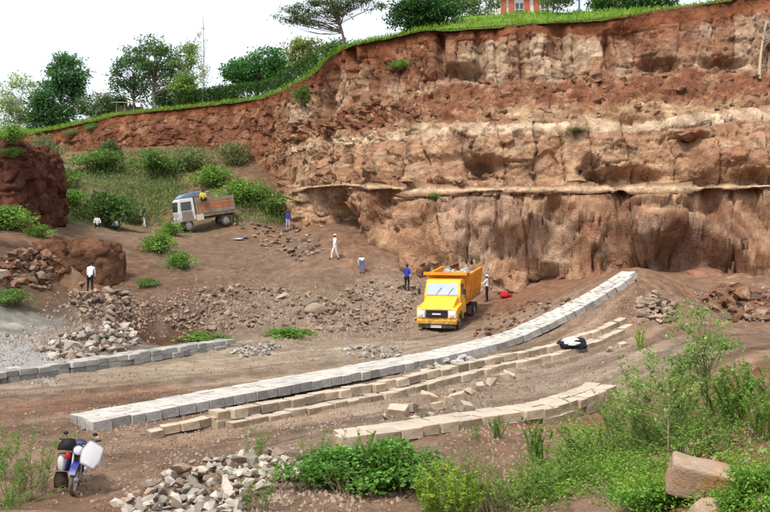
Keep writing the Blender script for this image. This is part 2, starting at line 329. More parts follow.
# ------------------------------------------------------------------ cliff: lofted strata
def catmull(P, n_per):
    """P (K,3) -> dense samples, n_per[i] samples on span i"""
    out = []; K = len(P)
    for i in range(K-1):
        p0, p1, p2, p3 = P[max(i-1, 0)], P[i], P[i+1], P[min(i+2, K-1)]
        t = np.linspace(0, 1, n_per[i], endpoint=False)[:, None]
        cr_ = .5*((2*p1)+(-p0+p2)*t+(2*p0-5*p1+4*p2-p3)*t**2+(-p0+3*p1-3*p2+p3)*t**3)
        out.append(cr_*.55+(p1*(1-t)+p2*t)*.45)
    out.append(P[-1:]); return np.concatenate(out)
def loft(rows, du, dv):
    rows = [np.array(r, float) for r in rows]
    ref = np.mean(rows, 0); npr = [max(2, int(np.linalg.norm(ref[i+1]-ref[i])/du)) for i in range(len(ref)-1)]
    dense = [catmull(r, npr) for r in rows]
    out, tt = [], []
    for k in range(len(dense)-1):
        n = max(2, int(np.median(np.linalg.norm(dense[k+1]-dense[k], axis=1))/dv))
        for a in np.linspace(0, 1, n, endpoint=False): out.append(dense[k]*(1-a)+dense[k+1]*a); tt.append(k+a)
    out.append(dense[-1]); tt.append(len(dense)-1)
    return np.array(out), np.array(tt)
def normals(G):
    a = np.gradient(G, axis=1); b = np.gradient(G, axis=0); n = np.cross(a, b)
    n /= np.linalg.norm(n, axis=-1, keepdims=True)+1e-9
    for _ in range(6):
        n[1:-1] = (n[:-2]+n[1:-1]+n[2:])/3; n[:, 1:-1] = (n[:, :-2]+n[:, 1:-1]+n[:, 2:])/3
    return n/(np.linalg.norm(n, axis=-1, keepdims=True)+1e-9)
cols = [-160, -40, 40, 120, 200, 262, 290, 312, 345, 380, 408, 424, 470, 540, 600, 650, 700, 770, 860, 1000]
# per column: base(py,Y) under-ledge, mid top, talus top, soil line, rim  as (py, Y)
col_rows = {
 -160:((190,112),(178,113),(165,114),(155,115),(150,115.5),(141,116)),
 -40:((185,110),(175,111),(162,112),(152,113),(147,113.5),(137,114)),
 40:((180,108),(170,109),(160,110),(150,110.5),(145,111),(131,111.5)),
 120:((180,105),(172,105.5),(162,106),(140,107),(124,108),(114,109)),
 200:((180,102),(172,102.5),(160,103),(132,104),(115,105),(105,105.5)),
 262:((190,94),(180,94.5),(160,96),(130,99),(108,100),(97,100.5)),
 290:((205,86),(190,87),(152,88.5),(128,92),(100,93),(87,94)),
 312:((222,80),(188,80),(146,81.5),(118,86),(88,87),(74,88)),
 345:((235,73.5),(186,72),(141,74),(106,78),(62,79.2),(46,80)),
 380:((268,66),(188,67.5),(138,69.5),(98,74),(56,75.5),(38,76)),
 408:((272,63.5),(190,65.5),(134,67),(95,72.5),(48,74.5),(32,75)),
 424:((276,61.5),(191,63),(133,65),(90,72),(43,73.2),(29,73.8)),
 470:((284,60.5),(191,62),(131,64),(84,71),(40,72.3),(27,73)),
 540:((292,59),(190,61.5),(129,63.5),(82,70.5),(38,71.8),(22,72.5)),
 600:((286,58.2),(190,61),(127,63),(81,70),(36,71.5),(18,72)),
 650:((274,57),(190,60.5),(125,62.5),(74,70),(30,71.2),(11,72)),
 700:((292,56),(189,60),(120,62),(66,70),(24,71.2),(4,72)),
 770:((305,54),(187,59),(116,61.5),(72,69.5),(12,71),(-10,72)),
 860:((312,52),(184,57),(112,60),(60,68),(0,70),(-24,71)),
 1000:((318,48),(176,53),(104,56),(50,64),(-20,66),(-48,67))}
rows = [[] for _ in range(11)]
for c in cols:
    (b, Yb), (l, Yl), (m, Ym), (t, Yt), (s, Ys), (r, Yr) = col_rows[c]
    rgt = 1.0 if c >= 320 else (.0 if c <= 280 else (c-280)/40)
    p = IM(c, b, Yb)
    rows[0].append(p-np.array((0, -.4, 5.0))); rows[1].append(p)
    u = IM(c, l+3, Yl); rows[2].append(u)
    lip = IM(c, l-.4, Yl-.6*rgt); rows[3].append(lip)
    rows[4].append(IM(c, l-1.9, Yl-.55*rgt))
    rows[5].append(IM(c, l-2.3, Yl+.75*rgt+.01))
    mm_ = IM(c, m, Ym); rows[6].append(mm_)
    rows[7].append(IM(c, m-8, Ym+.5)+np.array((0, .9, .35))*rgt)
    rows[8].append(IM(c, t, Yt)); rows[9].append(IM(c, s, Ys)); rows[10].append(IM(c, r, Yr))
CG, ct = loft(rows, .085, .075)
CN = normals(CG)
T = np.broadcast_to(ct[:, None], CG.shape[:2]).copy()
P = CG
warp = np.stack([fbm(P*.35, 3, 40+k) for k in range(3)], -1)
Tn = T + .22*fbm(P*np.array((.5, .5, .8)), 4, 44)*(T > 6.2)
def band(a, b, e=.12): return sstep(a-e, a+e, Tn)*(1-sstep(b-e, b+e, Tn))
scr = project(P); SXp = scr[..., 0]; SYp = scr[..., 1]
right = sstep(258, 300, SXp+18*fbm(P*.5, 3, 43)); rx_ = sstep(570, 700, SXp)
low = band(-1, 2.6)*right; ledge = band(2.95, 4.4, .05)*right; mid = band(4.8, 6.6)*right; benchm = band(6.3, 7.2, .15)*right
tal = band(7.0, 8.0, .25)*right; up = band(8.0, 9.15, .1)*right; soilm = sstep(8.95, 9.25, Tn)
leftm = (1-right)
gentle = 1-sstep(8.6, 9.4, Tn)
f1, c1, r1 = facets((P+warp*1.5)*np.array((.26, .22, .30)), 50, .9)          # big blocks
f2, c2, r2 = facets((P+warp*.8)*np.array((.62, .5, .75)), 51, .8)           # blocks
f3, c3, r3 = facets((P+warp*.3)*np.array((1.7, 1.4, 1.9)), 52, .8)          # rubble
f4, c4, r4 = facets((P+warp*.25)*np.array((.85, .8, .30)), 53, .7)          # columns
f5, c5, r5 = facets((P+warp*.4)*np.array((.45, .4, .36)), 54, .7)
def crack(c, wd): return np.exp(-(c/wd)**2)
big = fbm(P*.12, 3, 60)
D = big*1.0*(1-leftm*.5)*(1-.8*ledge)
Uc = np.r_[0, np.cumsum(np.linalg.norm(np.diff(CG[len(ct)//2], axis=0), axis=1))]
U = np.broadcast_to(Uc[None], T.shape)
uw = U+.55*fbm(P*np.array((.3, .3, .5)), 4, 45)+.12*fbm(P*1.6, 3, 46); zw = P[..., 2]+.45*fbm(P*.4, 4, 47)+.12*fbm(P*1.5, 3, 48)
j1, k1, q1 = joints(uw, zw+.12*U, 5.2, 6.5, 100, .8)
j2, k2, q2 = joints(uw+.15*zw, zw, 2.6, 7.0, 130, .7)
j3, k3, q3 = joints(uw, zw, 1.25, 4.2, 160, .6)
j4, k4, q4 = joints(uw-.3*zw, zw+.2*uw, .8, .7, 190, .8)
smooth_ = sstep(-.3, .15, fbm(P*.3, 3, 49))        # where the face is one unbroken slab
strata = fbm(P*np.array((.25, .25, 2.6)), 4, 61)
D += low*(.55*j1+.50*f1+(1-smooth_)*(.10*j4+.25*f2-.06*crack(k4, .05))+.18*f2*rx_+.12*f5-.4*crack(k1, .07)-.25*crack(c1, .03)+.10*strata)
D += mid*(.42*j2+.30*f1+(1-smooth_)*(.16*j4+.18*f2-.08*crack(k4, .05))-.32*crack(k2, .05)+.06*strata-.55*sstep(.15, .4, fbm(P*np.array((.3, .3, .6)), 4, 68))*sstep(5.5, 5.05, Tn))
D += tal*(.20*f3+.5*f2+.35*j4-.10*crack(c3, .12)-.18*crack(k4, .08)+.25*strata)
D += benchm*(.10*f3+.22*f2+.15*j4+.15*strata)
D += ledge*(.14*j4-.05*crack(k4, .06)-.35*sstep(.05, .45, fbm(P*np.array((.35, .35, .05)), 3, 62))+.12*f3+.25*fbm(P*np.array((1.2, 1, .2)), 3, 64))
D += up*(.38*j3+.10*j4+.30*f2*(1-smooth_)-.32*crack(k3, .05)*(1.1-.6*smooth_)+.05*strata+.4*fbm(P*np.array((.5, .5, .15)), 3, 63))
rill = fbm(P*np.array((1.1, 1.1, .12)), 4, 65)
D += soilm*(.30*rill+.12*f3)*.9
lm2 = leftm*(1-soilm)
D += lm2*(.35*f2+.35*j3+.55*rill+.10*f3-.10*crack(k3, .08)+.12*strata)
f6, c6, r6 = facets((P+warp*.3)*np.array((1.0, .9, 1.25)), 55, 1.1)
f7, c7, r7 = facets((P+.15*np.stack([fbm(P*1.5, 2, 86+k) for k in range(3)], -1))*np.array((2.6, 2.2, 3.2)), 56, 1.1)
rk = (low+mid+up+tal+ledge+lm2*.8+benchm).clip(0, 1)*(1-.7*soilm)
bro = sstep(-.25, .25, fbm(P*.4, 3, 57))              # broken zones against clean slabs
D += rk*((.06+.20*bro+.10*low)*f6+(.02+.075*bro+.03*low)*f7)+fbm(P*2.2, 4, 66)*.03+fbm(P*6, 2, 67)*.015
# recesses (px, py, rx m, rz m, depth): caves, undercuts, the alcove behind the truck
FEAT = [(497,55,.22,2.6,-.7),(521,58,.2,2.4,-.7),(478,52,.25,2.2,-.7),(575,58,.25,2.2,-.7),(608,52,.3,1.6,-1.4),(440,50,.3,2.4,-1.4),(660,66,1.6,.5,-1.3),(720,64,1.8,.5,-1.3),(410,178,.35,.7,-1.2),(345,170,.4,1.2,-1.2),(480,170,.9,.6,-1.4),(590,170,.6,1.0,-1.3),(760,180,1.4,.5,-1.4),(425,235,.3,3.2,-.7),(500,222,.25,2.6,-.7),(555,215,.8,1.2,-1.3),(622,215,.4,2.4,-.7),(680,210,2.0,.4,-1.2),(350,60,.4,2.6,-1.3),(362,80,.3,2.0,-1.2),(325,110,.5,1.6,-1.2),(545,262,2.9,2.6,-1.7),(546,280,1.2,.9,-2.6),(462,73,1.9,.7,-2.2),(482,62,.35,2.,-1.0),(335,222,2.2,1.6,-2.4),(690,150,1.0,1.1,-1.5),(630,178,2.2,.5,-1.5),(595,178,.7,.45,-1.2),(565,155,.9,1.6,-.7),
        (678,258,2.6,1.3,-2.4),(650,256,1.4,1.0,-1.4),(738,272,1.6,.9,-1.6),(620,255,1.2,1.6,-.9),(712,205,.6,2.,-1.0),(765,225,1.2,2.2,-1.5),(395,225,2.2,3.0,-1.2),(320,150,1.0,1.5,-1.3),(362,165,.5,1.6,-.8),(625,40,1.0,1.2,-1.0),(560,45,.8,2.4,-.9),(440,162,2.,.35,-.5),(487,165,1.2,.5,-.8),
        (660,225,2.8,2.4,1.5),(735,245,2.2,2.2,1.3),(700,160,2.6,1.4,.6),(745,155,3.,2.,.9),(590,225,1.6,2.8,.9),(415,225,1.0,4.5,1.3),(450,235,2.0,2.5,.7),(510,215,2.4,1.6,.8),(375,165,2.0,1.8,.8),(530,40,1.8,2.2,.5),(505,55,1.,2.,.7),(690,133,1.2,.35,1.0)]
P0 = P.reshape(-1, 3)
sc2 = scr.reshape(-1, 2); frontmask = (T.ravel() > .6)
def cliff_at(px, py):
    d = (sc2[:, 0]-px)**2+(sc2[:, 1]-py)**2+np.where(frontmask, 0, 1e6); return int(np.argmin(d))
for (px, py, rx, rz, dp) in FEAT:
    c = P0[cliff_at(px, py)]
    e = ((P[..., 0]-c[0])/rx)**2+((P[..., 2]-c[2])/rz)**2+((P[..., 1]-c[1])/4)**2
    e = e*(1+.5*f2)
    D += dp*np.exp(-np.maximum(e, 0)**1.6)
D *= sstep(10.0, 9.8, T) if False else (1-.75*sstep(9.85, 10, T))
D = D*(1-.85*ledge)+ledge*(.06*f3+.10*j4)
zs = (.55*(1-ledge))[..., None]*np.array((0, 0, 1.))+np.array((1., 1., 0))
CP2 = P+CN*D[..., None]*zs
# strata colours
def mixc(a, b, t): return a*(1-t[..., None])+np.array(b)*t[..., None]
ones = np.ones(P.shape[:2]+(3,))
tanrock, pink, redr, pale_, grey_ = (.52,.355,.235), (.46,.265,.165), (.27,.125,.078), (.56,.45,.32), (.36,.29,.22)
fl = fbm(P*.22, 4, 70); fm = fbm(P*.9, 4, 71); fs = fbm(P*np.array((1.4, 1.4, .16)), 4, 72)
Kc = ones*np.array((.30, .17, .105))
lowc = mixc(ones*np.array(tanrock), pink, np.clip(q1*1.3-.3, 0, 1)*.8)
lowc = mixc(lowc, redr, np.clip(sstep(.0, .5, fl+.5*rx_-.10)+.35*(r2 > .72), 0, 1)*.85)
lowc = mixc(lowc, (.165,.085,.060), np.clip(sstep(.15, .6, fbm(P*np.array((.25,.25,.5)), 4, 73)+.35*rx_)*.8, 0, 1))
lowc = mixc(lowc, (.46, .34, .27), sstep(.55, .75, r1)*.65)
lowc = mixc(lowc, pale_, sstep(.25, .6, fs*(1-rx_)+fm*rx_)*.5*(1-.4*rx_))
Kc = mixc(Kc, (0, 0, 0), low)+lowc*low[..., None]
midc = mixc(ones*np.array((.47, .30, .195)), redr, sstep(.05, .6, fl+.2*rx_+.5*(q2-.5))*.75)
midc = mixc(midc, pale_, sstep(.0, .45, fm+.5*(q2-.5))*.5)
midc = mixc(midc, grey_, sstep(.25, .5, fs)*.5)
Kc = Kc*(1-mid[..., None])+midc*mid[..., None]
talc = mixc(ones*np.array((.25, .115, .07)), (.42, .27, .17), sstep(.0, .7, fm+.8*(r3-.45))*.75)
talc = mixc(talc, redr, sstep(.1, .6, fl)*.6)
Kc = Kc*(1-tal[..., None])+talc*tal[..., None]
upc = mixc(ones*np.array((.36, .22, .145)), (.56, .46, .345), np.clip((q3-.3)*1.8, 0, 1)*.85)
upc = mixc(upc, (.20, .12, .085), sstep(.15, .55, fs)*.65)
upc = mixc(upc, redr, sstep(.0, .45, fbm(P*.5, 3, 75)+.5*sstep(8.75, 9.0, Tn))*.75)
Kc = Kc*(1-up[..., None])+upc*up[..., None]
bc = mixc(ones*np.array((.42, .29, .18)), (.56, .43, .29), sstep(-.1, .5, fm))
bmk = benchm*sstep(-.35, .25, fbm(P*np.array((.35, .35, 1.2)), 4, 77))*.85
Kc = Kc*(1-bmk[..., None])+bc*bmk[..., None]
bd2 = sstep(5.88, 5.93, T+.05*fm)*(1-sstep(6.35, 6.50, T+.16*fm))*right*sstep(-.45, -.1, fbm(P*np.array((.2, .2, .2)), 3, 79))
Kc = mixc(Kc, (.68, .56, .42), bd2*.9)
lc = mixc(ones*np.array((.64, .50, .35)), (.40, .25, .16), sstep(.1, .5, fm)*.6)
Kc = Kc*(1-ledge[..., None])+lc*ledge[..., None]
redc = mixc(ones*np.array((.20, .078, .042)), (.29, .125, .068), sstep(-.2, .5, fm))
lw = mixc(redc*.5+np.array((.25, .135, .09))*.5, (.38, .23, .145), sstep(-.05, .45, fm+.6*(r2-.5))*.7)
lw = mixc(lw, (.15, .065, .042), sstep(.15, .5, fs)*.6)
Kc = Kc*(1-lm2[..., None])+lw*lm2[..., None]
dark = mixc(redc, (.13, .07, .05), sstep(9.62, 9.95, Tn+.2*fm)*.55)
cenr = np.exp(-((SXp-395)/50)**2)*sstep(8.2, 8.6, Tn)*.85
sm2 = np.clip(soilm+cenr*right, 0, 1)
Kc = Kc*(1-sm2[..., None])+dark*sm2[..., None]
b1_ = sstep(.22, .34, fbm(P*np.array((1.1, 1.1, .8)), 5, 84, .6))*.55*(1-soilm)
Kc = mixc(Kc, (.55, .44, .32), b1_*(low+mid+.6*up).clip(0, 1)*(1-.5*rx_))
b2_ = sstep(.24, .38, fbm(P*np.array((.9, .9, .6)), 5, 85, .6))*.45
Kc = mixc(Kc, (.15, .075, .05), b2_*(low+mid+up+lm2).clip(0, 1))
Kc *= .93*np.array((1.03, .945, .86))*(1+.36*((r6-.5)*.9+(r7-.5)*.6)*rk)[..., None]*(1+.24*fm[..., None]+.16*fbm(P*4, 3, 78)[..., None])
cliff = link('cliff', mesh_np('cliff', CP2.reshape(-1, 3), grid_faces(*T.shape), Kc.reshape(-1, 3), M['cliff'], True))
tag(cliff, kind='structure')
CV = CP2.reshape(-1, 3); sc3 = project(CV)
def cliff_pt(px, py):
    d = (sc3[:, 0]-px)**2+(sc3[:, 1]-py)**2+np.where(frontmask, 0, 1e6); return CV[int(np.argmin(d))]
# plateau above the rim, rising a little behind it and running to the horizon
prow = [[] for _ in range(6)]
for c in cols:
    r, Yr = col_rows[c][5]; p = IM(c, r, Yr); mound = 1.0 if 430 <= c <= 720 else .35
    hump = {424:1.2, 470:2.0, 540:1.9, 600:1.7, 650:1.2, 700:.7, 770:.5}.get(c, .45)
    q = p+np.array((p[0]/Yr*.1, .1, -.15)); prow[0].append(q-np.array((0, .45, .12)))
    prow[1].append(p+np.array((p[0]/Yr*1.2, 1.2, .22*hump))); prow[2].append(p+np.array((p[0]/Yr*7, 7, hump*1.0+.6)))
    prow[3].append(p+np.array((p[0]/Yr*22, 22, hump+1.3))); prow[4].append(p*np.array((2.2, 2.2, 1))+np.array((0, 0, 1.)))
    prow[5].append(np.array((p[0]*30, p[1]*30, p[2])))
PG, pt = loft(prow[:4], .35, .28)
PGf, _ = loft(prow[3:], 3, 60)
PG[..., 2] += fbm(PG*.6, 4, 80)*.14+fbm(PG*2.5, 2, 81)*.05
gcol = mixc(np.ones(PG.shape)*np.array((.16, .26, .04)), (.09, .17, .03), sstep(-.2, .5, fbm(PG*.7, 4, 82)))
tag(link('plateau', mesh_np('plateau', PG.reshape(-1, 3), grid_faces(*PG.shape[:2]), gcol.reshape(-1, 3), M['soil'], True)), kind='structure')
tag(link('hill', mesh_np('hill', PGf.reshape(-1, 3)-np.array((0, 0, .3)), grid_faces(*PGf.shape[:2]), np.tile(np.array((.10, .16, .04)), (PGf.shape[0]*PGf.shape[1], 1)), M['soil'], True)), kind='structure')
prim = PG[0]
def plateau_pt(px, back):
    """a point on the plateau, `back` metres behind the rim, in line with column px of the rim"""
    j = int(np.argmin(np.abs(project(PG[2])[:, 0]-px))); d = PG[:, j, 1]-PG[0, j, 1]; i = int(np.argmin(np.abs(d-back))); return PG[i, j].copy()
# left earth bank: a standing block of dark red soil, and the wall of the alcove
def earth_wall(name, path, z0, z1, batter, colr, top_in, du=.09, amp=1.):
    path = np.array(path, float); ctr = path.mean(0); rws = []
    def at(z, off): return [np.array((*(p+off*n), z)) for p, n in zip(path, nr)]
    tg = np.gradient(path, axis=0); nr = np.stack((-tg[:, 1], tg[:, 0]), -1); nr /= np.linalg.norm(nr, axis=1, keepdims=True)
    rws = [at(z0, 0), at(z0+(z1-z0)*.5, batter*.4), at(z1-.5, batter), at(z1, batter+.35), at(z1+.15, batter+top_in*.4), at(z1+.1, batter+top_in)]
    G, tt = loft(rws, du, .08); n = normals(G)
    wp = np.stack([fbm(G*.5, 3, 90+k) for k in range(3)], -1)
    a, ca, ra = facets((G+wp*.6)*np.array((.7, .7, .6)), 93, .8); b, cb, rb = facets(G*1.9, 94, .8)
    d = .5*a+.16*b+.35*fbm(G*np.array((1., 1., .2)), 4, 95)-.18*crack(ca, .07)+.06*fbm(G*4, 3, 96)
    G2 = G+n*(amp*d)[..., None]
    cc = mixc(np.ones(G.shape)*np.array(colr), np.array(colr)*1.5, sstep(-.1, .6, fbm(G*.8, 4, 97)+.4*(ra-.5)))*(1+.25*fbm(G*3, 3, 98))[..., None]
    return tag(link(name, mesh_np(name, G2.reshape(-1, 3), grid_faces(*G.shape[:2]), cc.reshape(-1, 3), M['cliff'], True)), kind='structure')
earth_wall('earth_bank', [(-44, 59), (-36, 59.3), (-30, 59.0), (-26.5, 59.3), (-24.6, 59.6), (-24.0, 61), (-24.4, 66), (-26, 74), (-30, 82)], 3.2, 11.9, .5, (.13, .052, .034), 9)
earth_wall('alcove_wall', [(-26.5, 52.0), (-24.6, 53.6), (-22.6, 55.4), (-20.8, 56.1), (-19, 56.4), (-17.5, 57.0), (-16.8, 59.0)], .8, 4.95, .3, (.15, .075, .044), 3.2, amp=.6)
# ------------------------------------------------------------------ stones
def dusty(m, dcol, amt=.8):
    """pale stone dust settled on upward faces"""
    t = m.node_tree; bs = t.nodes['Principled BSDF']; src = bs.inputs['Base Color'].links[0].from_socket
    g = t.nodes.new('ShaderNodeNewGeometry'); sp = t.nodes.new('ShaderNodeSeparateXYZ'); t.links.new(g.outputs['True Normal'], sp.inputs[0])
    n = t.nodes.new('ShaderNodeTexNoise'); n.inputs['Scale'].default_value = 1.6; n.inputs['Detail'].default_value = 5; t.links.new(g.outputs['Position'], n.inputs['Vector'])
    mr = t.nodes.new('ShaderNodeMapRange'); mr.inputs[1].default_value = .55; mr.inputs[2].default_value = .95; t.links.new(sp.outputs[2], mr.inputs[0])
    m2 = t.nodes.new('ShaderNodeMapRange'); m2.inputs[1].default_value = .3; m2.inputs[2].default_value = .6; m2.inputs[3].default_value = .25; m2.inputs[4].default_value = amt; t.links.new(n.outputs[0], m2.inputs[0])
    mu = t.nodes.new('ShaderNodeMath'); mu.operation = 'MULTIPLY'; t.links.new(mr.outputs[0], mu.inputs[0]); t.links.new(m2.outputs[0], mu.inputs[1])
    mx = t.nodes.new('ShaderNodeMix'); mx.data_type = 'RGBA'; mx.inputs['B'].default_value = (*dcol, 1); t.links.new(mu.outputs[0], mx.inputs['Factor']); t.links.new(src, mx.inputs['A']); t.links.new(mx.outputs['Result'], bs.inputs['Base Color'])
dusty(M['white_stone'], (.50, .46, .405), .85); dusty(M['tan_stone'], (.47, .405, .32), .75)
def bm_mesh(name, bm, m=None, smooth=False):
    me = bpy.data.meshes.new(name); bm.to_mesh(me); bm.free()
    if m: me.materials.append(m)
    if smooth: me.polygons.foreach_set('use_smooth', np.ones(len(me.polygons), bool))
    return me
def block_mesh(m, seed, jt=.055):
    r = random.Random(seed); bm = bmesh.new(); bmesh.ops.create_cube(bm, size=1)
    for v in bm.verts: v.co += Vector([r.uniform(-jt, jt) for _ in range(3)])
    bmesh.ops.bevel(bm, geom=bm.edges[:], offset=r.uniform(.6, 1.25)*jt, segments=1, affect='EDGES')
    for v in bm.verts: v.co += Vector([r.uniform(-.4*jt, .4*jt) for _ in range(3)])
    bmesh.ops.triangulate(bm, faces=bm.faces[:])
    return bm_mesh('stone_block', bm, m)
def rock_mesh(m, seed, n=14):
    r = random.Random(seed); bm = bmesh.new()
    for _ in range(n):
        v = Vector((r.gauss(0, 1), r.gauss(0, 1), r.gauss(0, 1))).normalized()*r.uniform(.42, .58)
        bm.verts.new(v)
    g = bmesh.ops.convex_hull(bm, input=bm.verts[:])
    bmesh.ops.delete(bm, geom=[e for e in set(g['geom_interior']+g['geom_unused']) if isinstance(e, bmesh.types.BMVert)], context='VERTS')
    return bm_mesh('stone', bm, m)
def boulder_mesh(m, seed, sub=4, planes=16, rough=.13, colr=None):
    r = np.random.default_rng(seed); bm = bmesh.new(); bmesh.ops.create_icosphere(bm, subdivisions=sub, radius=.5)
    V = np.array([v.co[:] for v in bm.verts])
    for _ in range(planes):
        n = r.normal(size=3); n /= np.linalg.norm(n); d = r.uniform(.28, .42); k = V@n
        V = V-np.maximum(k-d, 0)[:, None]*n*.93
    V = V*(1+rough*fbm(V*4+seed, 4, seed)[:, None]+.05*fbm(V*12+seed, 3, seed+1)[:, None])
    for v, c in zip(bm.verts, V): v.co = c
    me = bm_mesh('boulder', bm, m, True)
    if colr:
        cc = np.array(colr)[None]*(1+.35*fbm(V*5+seed, 4, seed+5))[:, None]; cc = cc*(1-.5*sstep(.1, .3, fbm(V*4, 4, seed+9))[:, None])+np.array((.40, .27, .18))*.5*sstep(.1, .3, fbm(V*4, 4, seed+9))[:, None]
        a = me.color_attributes.new('Col', 'FLOAT_COLOR', 'POINT'); a.data.foreach_set('color', np.c_[cc, np.ones(len(cc))].astype(np.float32).ravel())
    return me
BL = {k: [block_mesh(M[k], 100+i, .026 if k == 'white_stone' else .05) for i in range(9)] for k in ('white_stone', 'tan_stone', 'grey_stone')}
RK = {k: [rock_mesh(M[k], 200+i, 9+i % 7) for i in range(14)] for k in ('rubble', 'pale_rubble', 'grey_stone', 'red_rock', 'white_stone', 'tan_stone')}
BO = [boulder_mesh(M['cliff'], 300+i, 5, 34, .12, (.25, .13, .085)) for i in range(8)]

def row(t, path, nrow, ncourse, blen, depth, h, mset, seed, jit=.02, start_row=0, cut=None, zoff=0., neat=1.):
    rr = random.Random(seed); path = np.array(path, float); seg = np.linalg.norm(np.diff(path, axis=0), axis=1); cum = np.r_[0, np.cumsum(seg)]
    # smooth the path
    ss = np.linspace(0, cum[-1], 200); P_ = np.stack([np.interp(ss, cum, path[:, k]) for k in range(3)], -1)
    for _ in range(60): P_[1:-1] = (P_[:-2]+P_[1:-1]*2+P_[2:])/4
    cum = np.r_[0, np.cumsum(np.linalg.norm(np.diff(P_, axis=0), axis=1))]
    base = Vector(t.location)
    for rw in range(start_row, start_row+nrow):
        for cs in range(ncourse):
            d = rr.uniform(0, .3)
            while True:
                L_ = rr.uniform(*blen); m_ = d+L_/2
                if d+L_ > cum[-1]+.1: break
                p = np.array([np.interp(m_, cum, P_[:, k]) for k in range(3)])
                tn = np.array([np.interp(min(m_+.4, cum[-1]), cum, P_[:, k]) for k in range(3)])-np.array([np.interp(max(m_-.4, 0), cum, P_[:, k]) for k in range(3)])
                tn /= np.linalg.norm(tn); nb = np.array((-tn[1], tn[0], 0)); nb /= np.linalg.norm(nb)
                if nb[1] < 0: nb = -nb
                dp = depth*rr.uniform(1-.06*neat, 1.02); hh = h*rr.uniform(1-.05*neat, 1+.04*neat)
                c = p+nb*((rw+.5)*depth+rr.uniform(-jit, jit)*2); z = c[2]+zoff+cs*h+hh/2-.03
                o = link('stone_block', rr.choice(BL[mset]), t, Vector((c[0], c[1], z))-base,
                         (rr.uniform(-.025, .025)*neat, -math.asin(tn[2])+rr.uniform(-.02, .02)*neat, math.atan2(tn[1], tn[0])+rr.uniform(-.035, .035)), (L_*.985, dp, hh))
                d += L_+rr.uniform(.0, .025)
def path(pp): return [IM(*p) for p in pp]
t = thing('stone_row', 'long pale whitish row of dressed stone blocks, widest, curving up the slope past the truck', 'stone row', IM(100, 431, 24.2), group='rows of dressed quarry stone')
row(t, path([(92,432,24.0),(170,417,25.8),(250,401,28),(350,382,31.2),(450,362,36),(520,344,38.5),(580,315,40),(612,296,40.6),(641,277,41)]), 4, 1, (.36, .60), .37, .29, 'white_stone', 1, jit=.02, neat=.35)
t = thing('stone_row', 'stepped double row of tan stone blocks in the middle of the quarry floor', 'stone row', IM(226, 432, 23.7), group='rows of dressed quarry stone')
P2 = path([(226,433,23.6),(300,418,25.6),(390,400,28.5),(450,385,30.6),(500,372,33),(570,357,35),(610,342,36.2),(639,328,37)])
row(t, P2, 1, 1, (.38, .62), .40, .25, 'tan_stone', 2, neat=1.6, jit=.04); row(t, P2, 1, 2, (.38, .62), .42, .25, 'tan_stone', 3, start_row=1, jit=.05, neat=1.6)
row(t, path([(146,439,22.9),(185,431,23.4),(226,422,24.3)]), 1, 1, (.35, .6), .36, .22, 'tan_stone', 4, jit=.06)
t = thing('stone_row', 'short wide row of cream stone slabs above the green weeds in the foreground', 'stone row', IM(400, 440, 20.4), group='rows of dressed quarry stone')
P3_ = path([(340,455,19.6),(400,446,20.2),(500,429,22.2),(560,420,23.4),(600,405,25.5),(618,396,26.8)])
row(t, P3_, 2, 2, (.45, .85), .46, .24, 'tan_stone', 5, jit=.03, zoff=-.1, neat=.5)
t = thing('stone_row', 'low grey stone wall of two courses beside the gravel at left', 'stone row', IM(35, 378, 32.8), group='rows of dressed quarry stone')
row(t, path([(-30,388,30.6),(35,379,32.6),(80,372,34.4),(120,366,36.2),(200,353,40.3),(236,348,42.3)]), 2, 2, (.4, .7), .40, .22, 'grey_stone', 6, jit=.05)

# loose stones and rubble heaps
def heap(label, region, n, size, mset, seed, y_of=None, pile=0., group='rubble heaps', flat=.75, name='rubble_heap'):
    """stones scattered over the ground inside a picture-region polygon (list of px,py); pile>0 stacks them upward in the middle"""
    rr = random.Random(seed); poly = np.array(region, float); pts = []
    x0, y0 = poly.min(0); x1, y1 = poly.max(0); ctr = poly.mean(0)
    def inside(x, y):
        c = False; k = len(poly)
        for i in range(k):
            a, b = poly[i], poly[(i+1) % k]
            if (a[1] > y) != (b[1] > y) and x < (b[0]-a[0])*(y-a[1])/(b[1]-a[1])+a[0]: c = not c
        return c
    while len(pts) < n:
        x, y = rr.uniform(x0, x1), rr.uniform(y0, y1)
        if inside(x, y): pts.append((x, y))
    W = spots(pts); t = thing(name, label, 'rubble', W.mean(0), group=group); base = Vector(t.location)
    for (x, y), p in zip(pts, W):
        s = rr.uniform(*size)*(1.5 if rr.random() < .08 else 1)
        e = max(0, 1-math.hypot((x-ctr[0])/(x1-x0)*2, (y-ctr[1])/(y1-y0)*2))
        z = p[2]+s*.18+pile*e*rr.random()
        o = link('stone', rr.choice(RK[mset if rr.random() < .82 else 'rubble']), t, Vector((p[0], p[1], z))-base, (rr.uniform(-.5, .5), rr.uniform(-.5, .5), rr.uniform(0, 6.3)), (s*rr.uniform(.9, 1.6), s*rr.uniform(.7, 1.1), s*rr.uniform(.5, .9)*flat/.75))
    return t
heap('broken grey and tan rubble heap at the bottom edge beside the weeds', [(105,512),(150,490),(200,468),(250,456),(300,458),(345,452),(330,474),(290,490),(250,500),(240,520),(170,530),(105,528)], 295, (.12, .32), 'pale_rubble', 11, pile=.45)
heap('pale angular rubble piled below the man in the dug alcove', [(40,352),(60,342),(95,328),(125,325),(140,340),(128,352),(90,360),(60,364)], 170, (.18, .5), 'pale_rubble', 12, pile=.5)
heap('tan rubble spread down the slope behind the yellow truck', [(330,300),(360,284),(400,280),(418,292),(418,322),(380,334),(340,332),(300,338),(315,318)], 295, (.13, .40), 'rubble', 13, pile=.1)
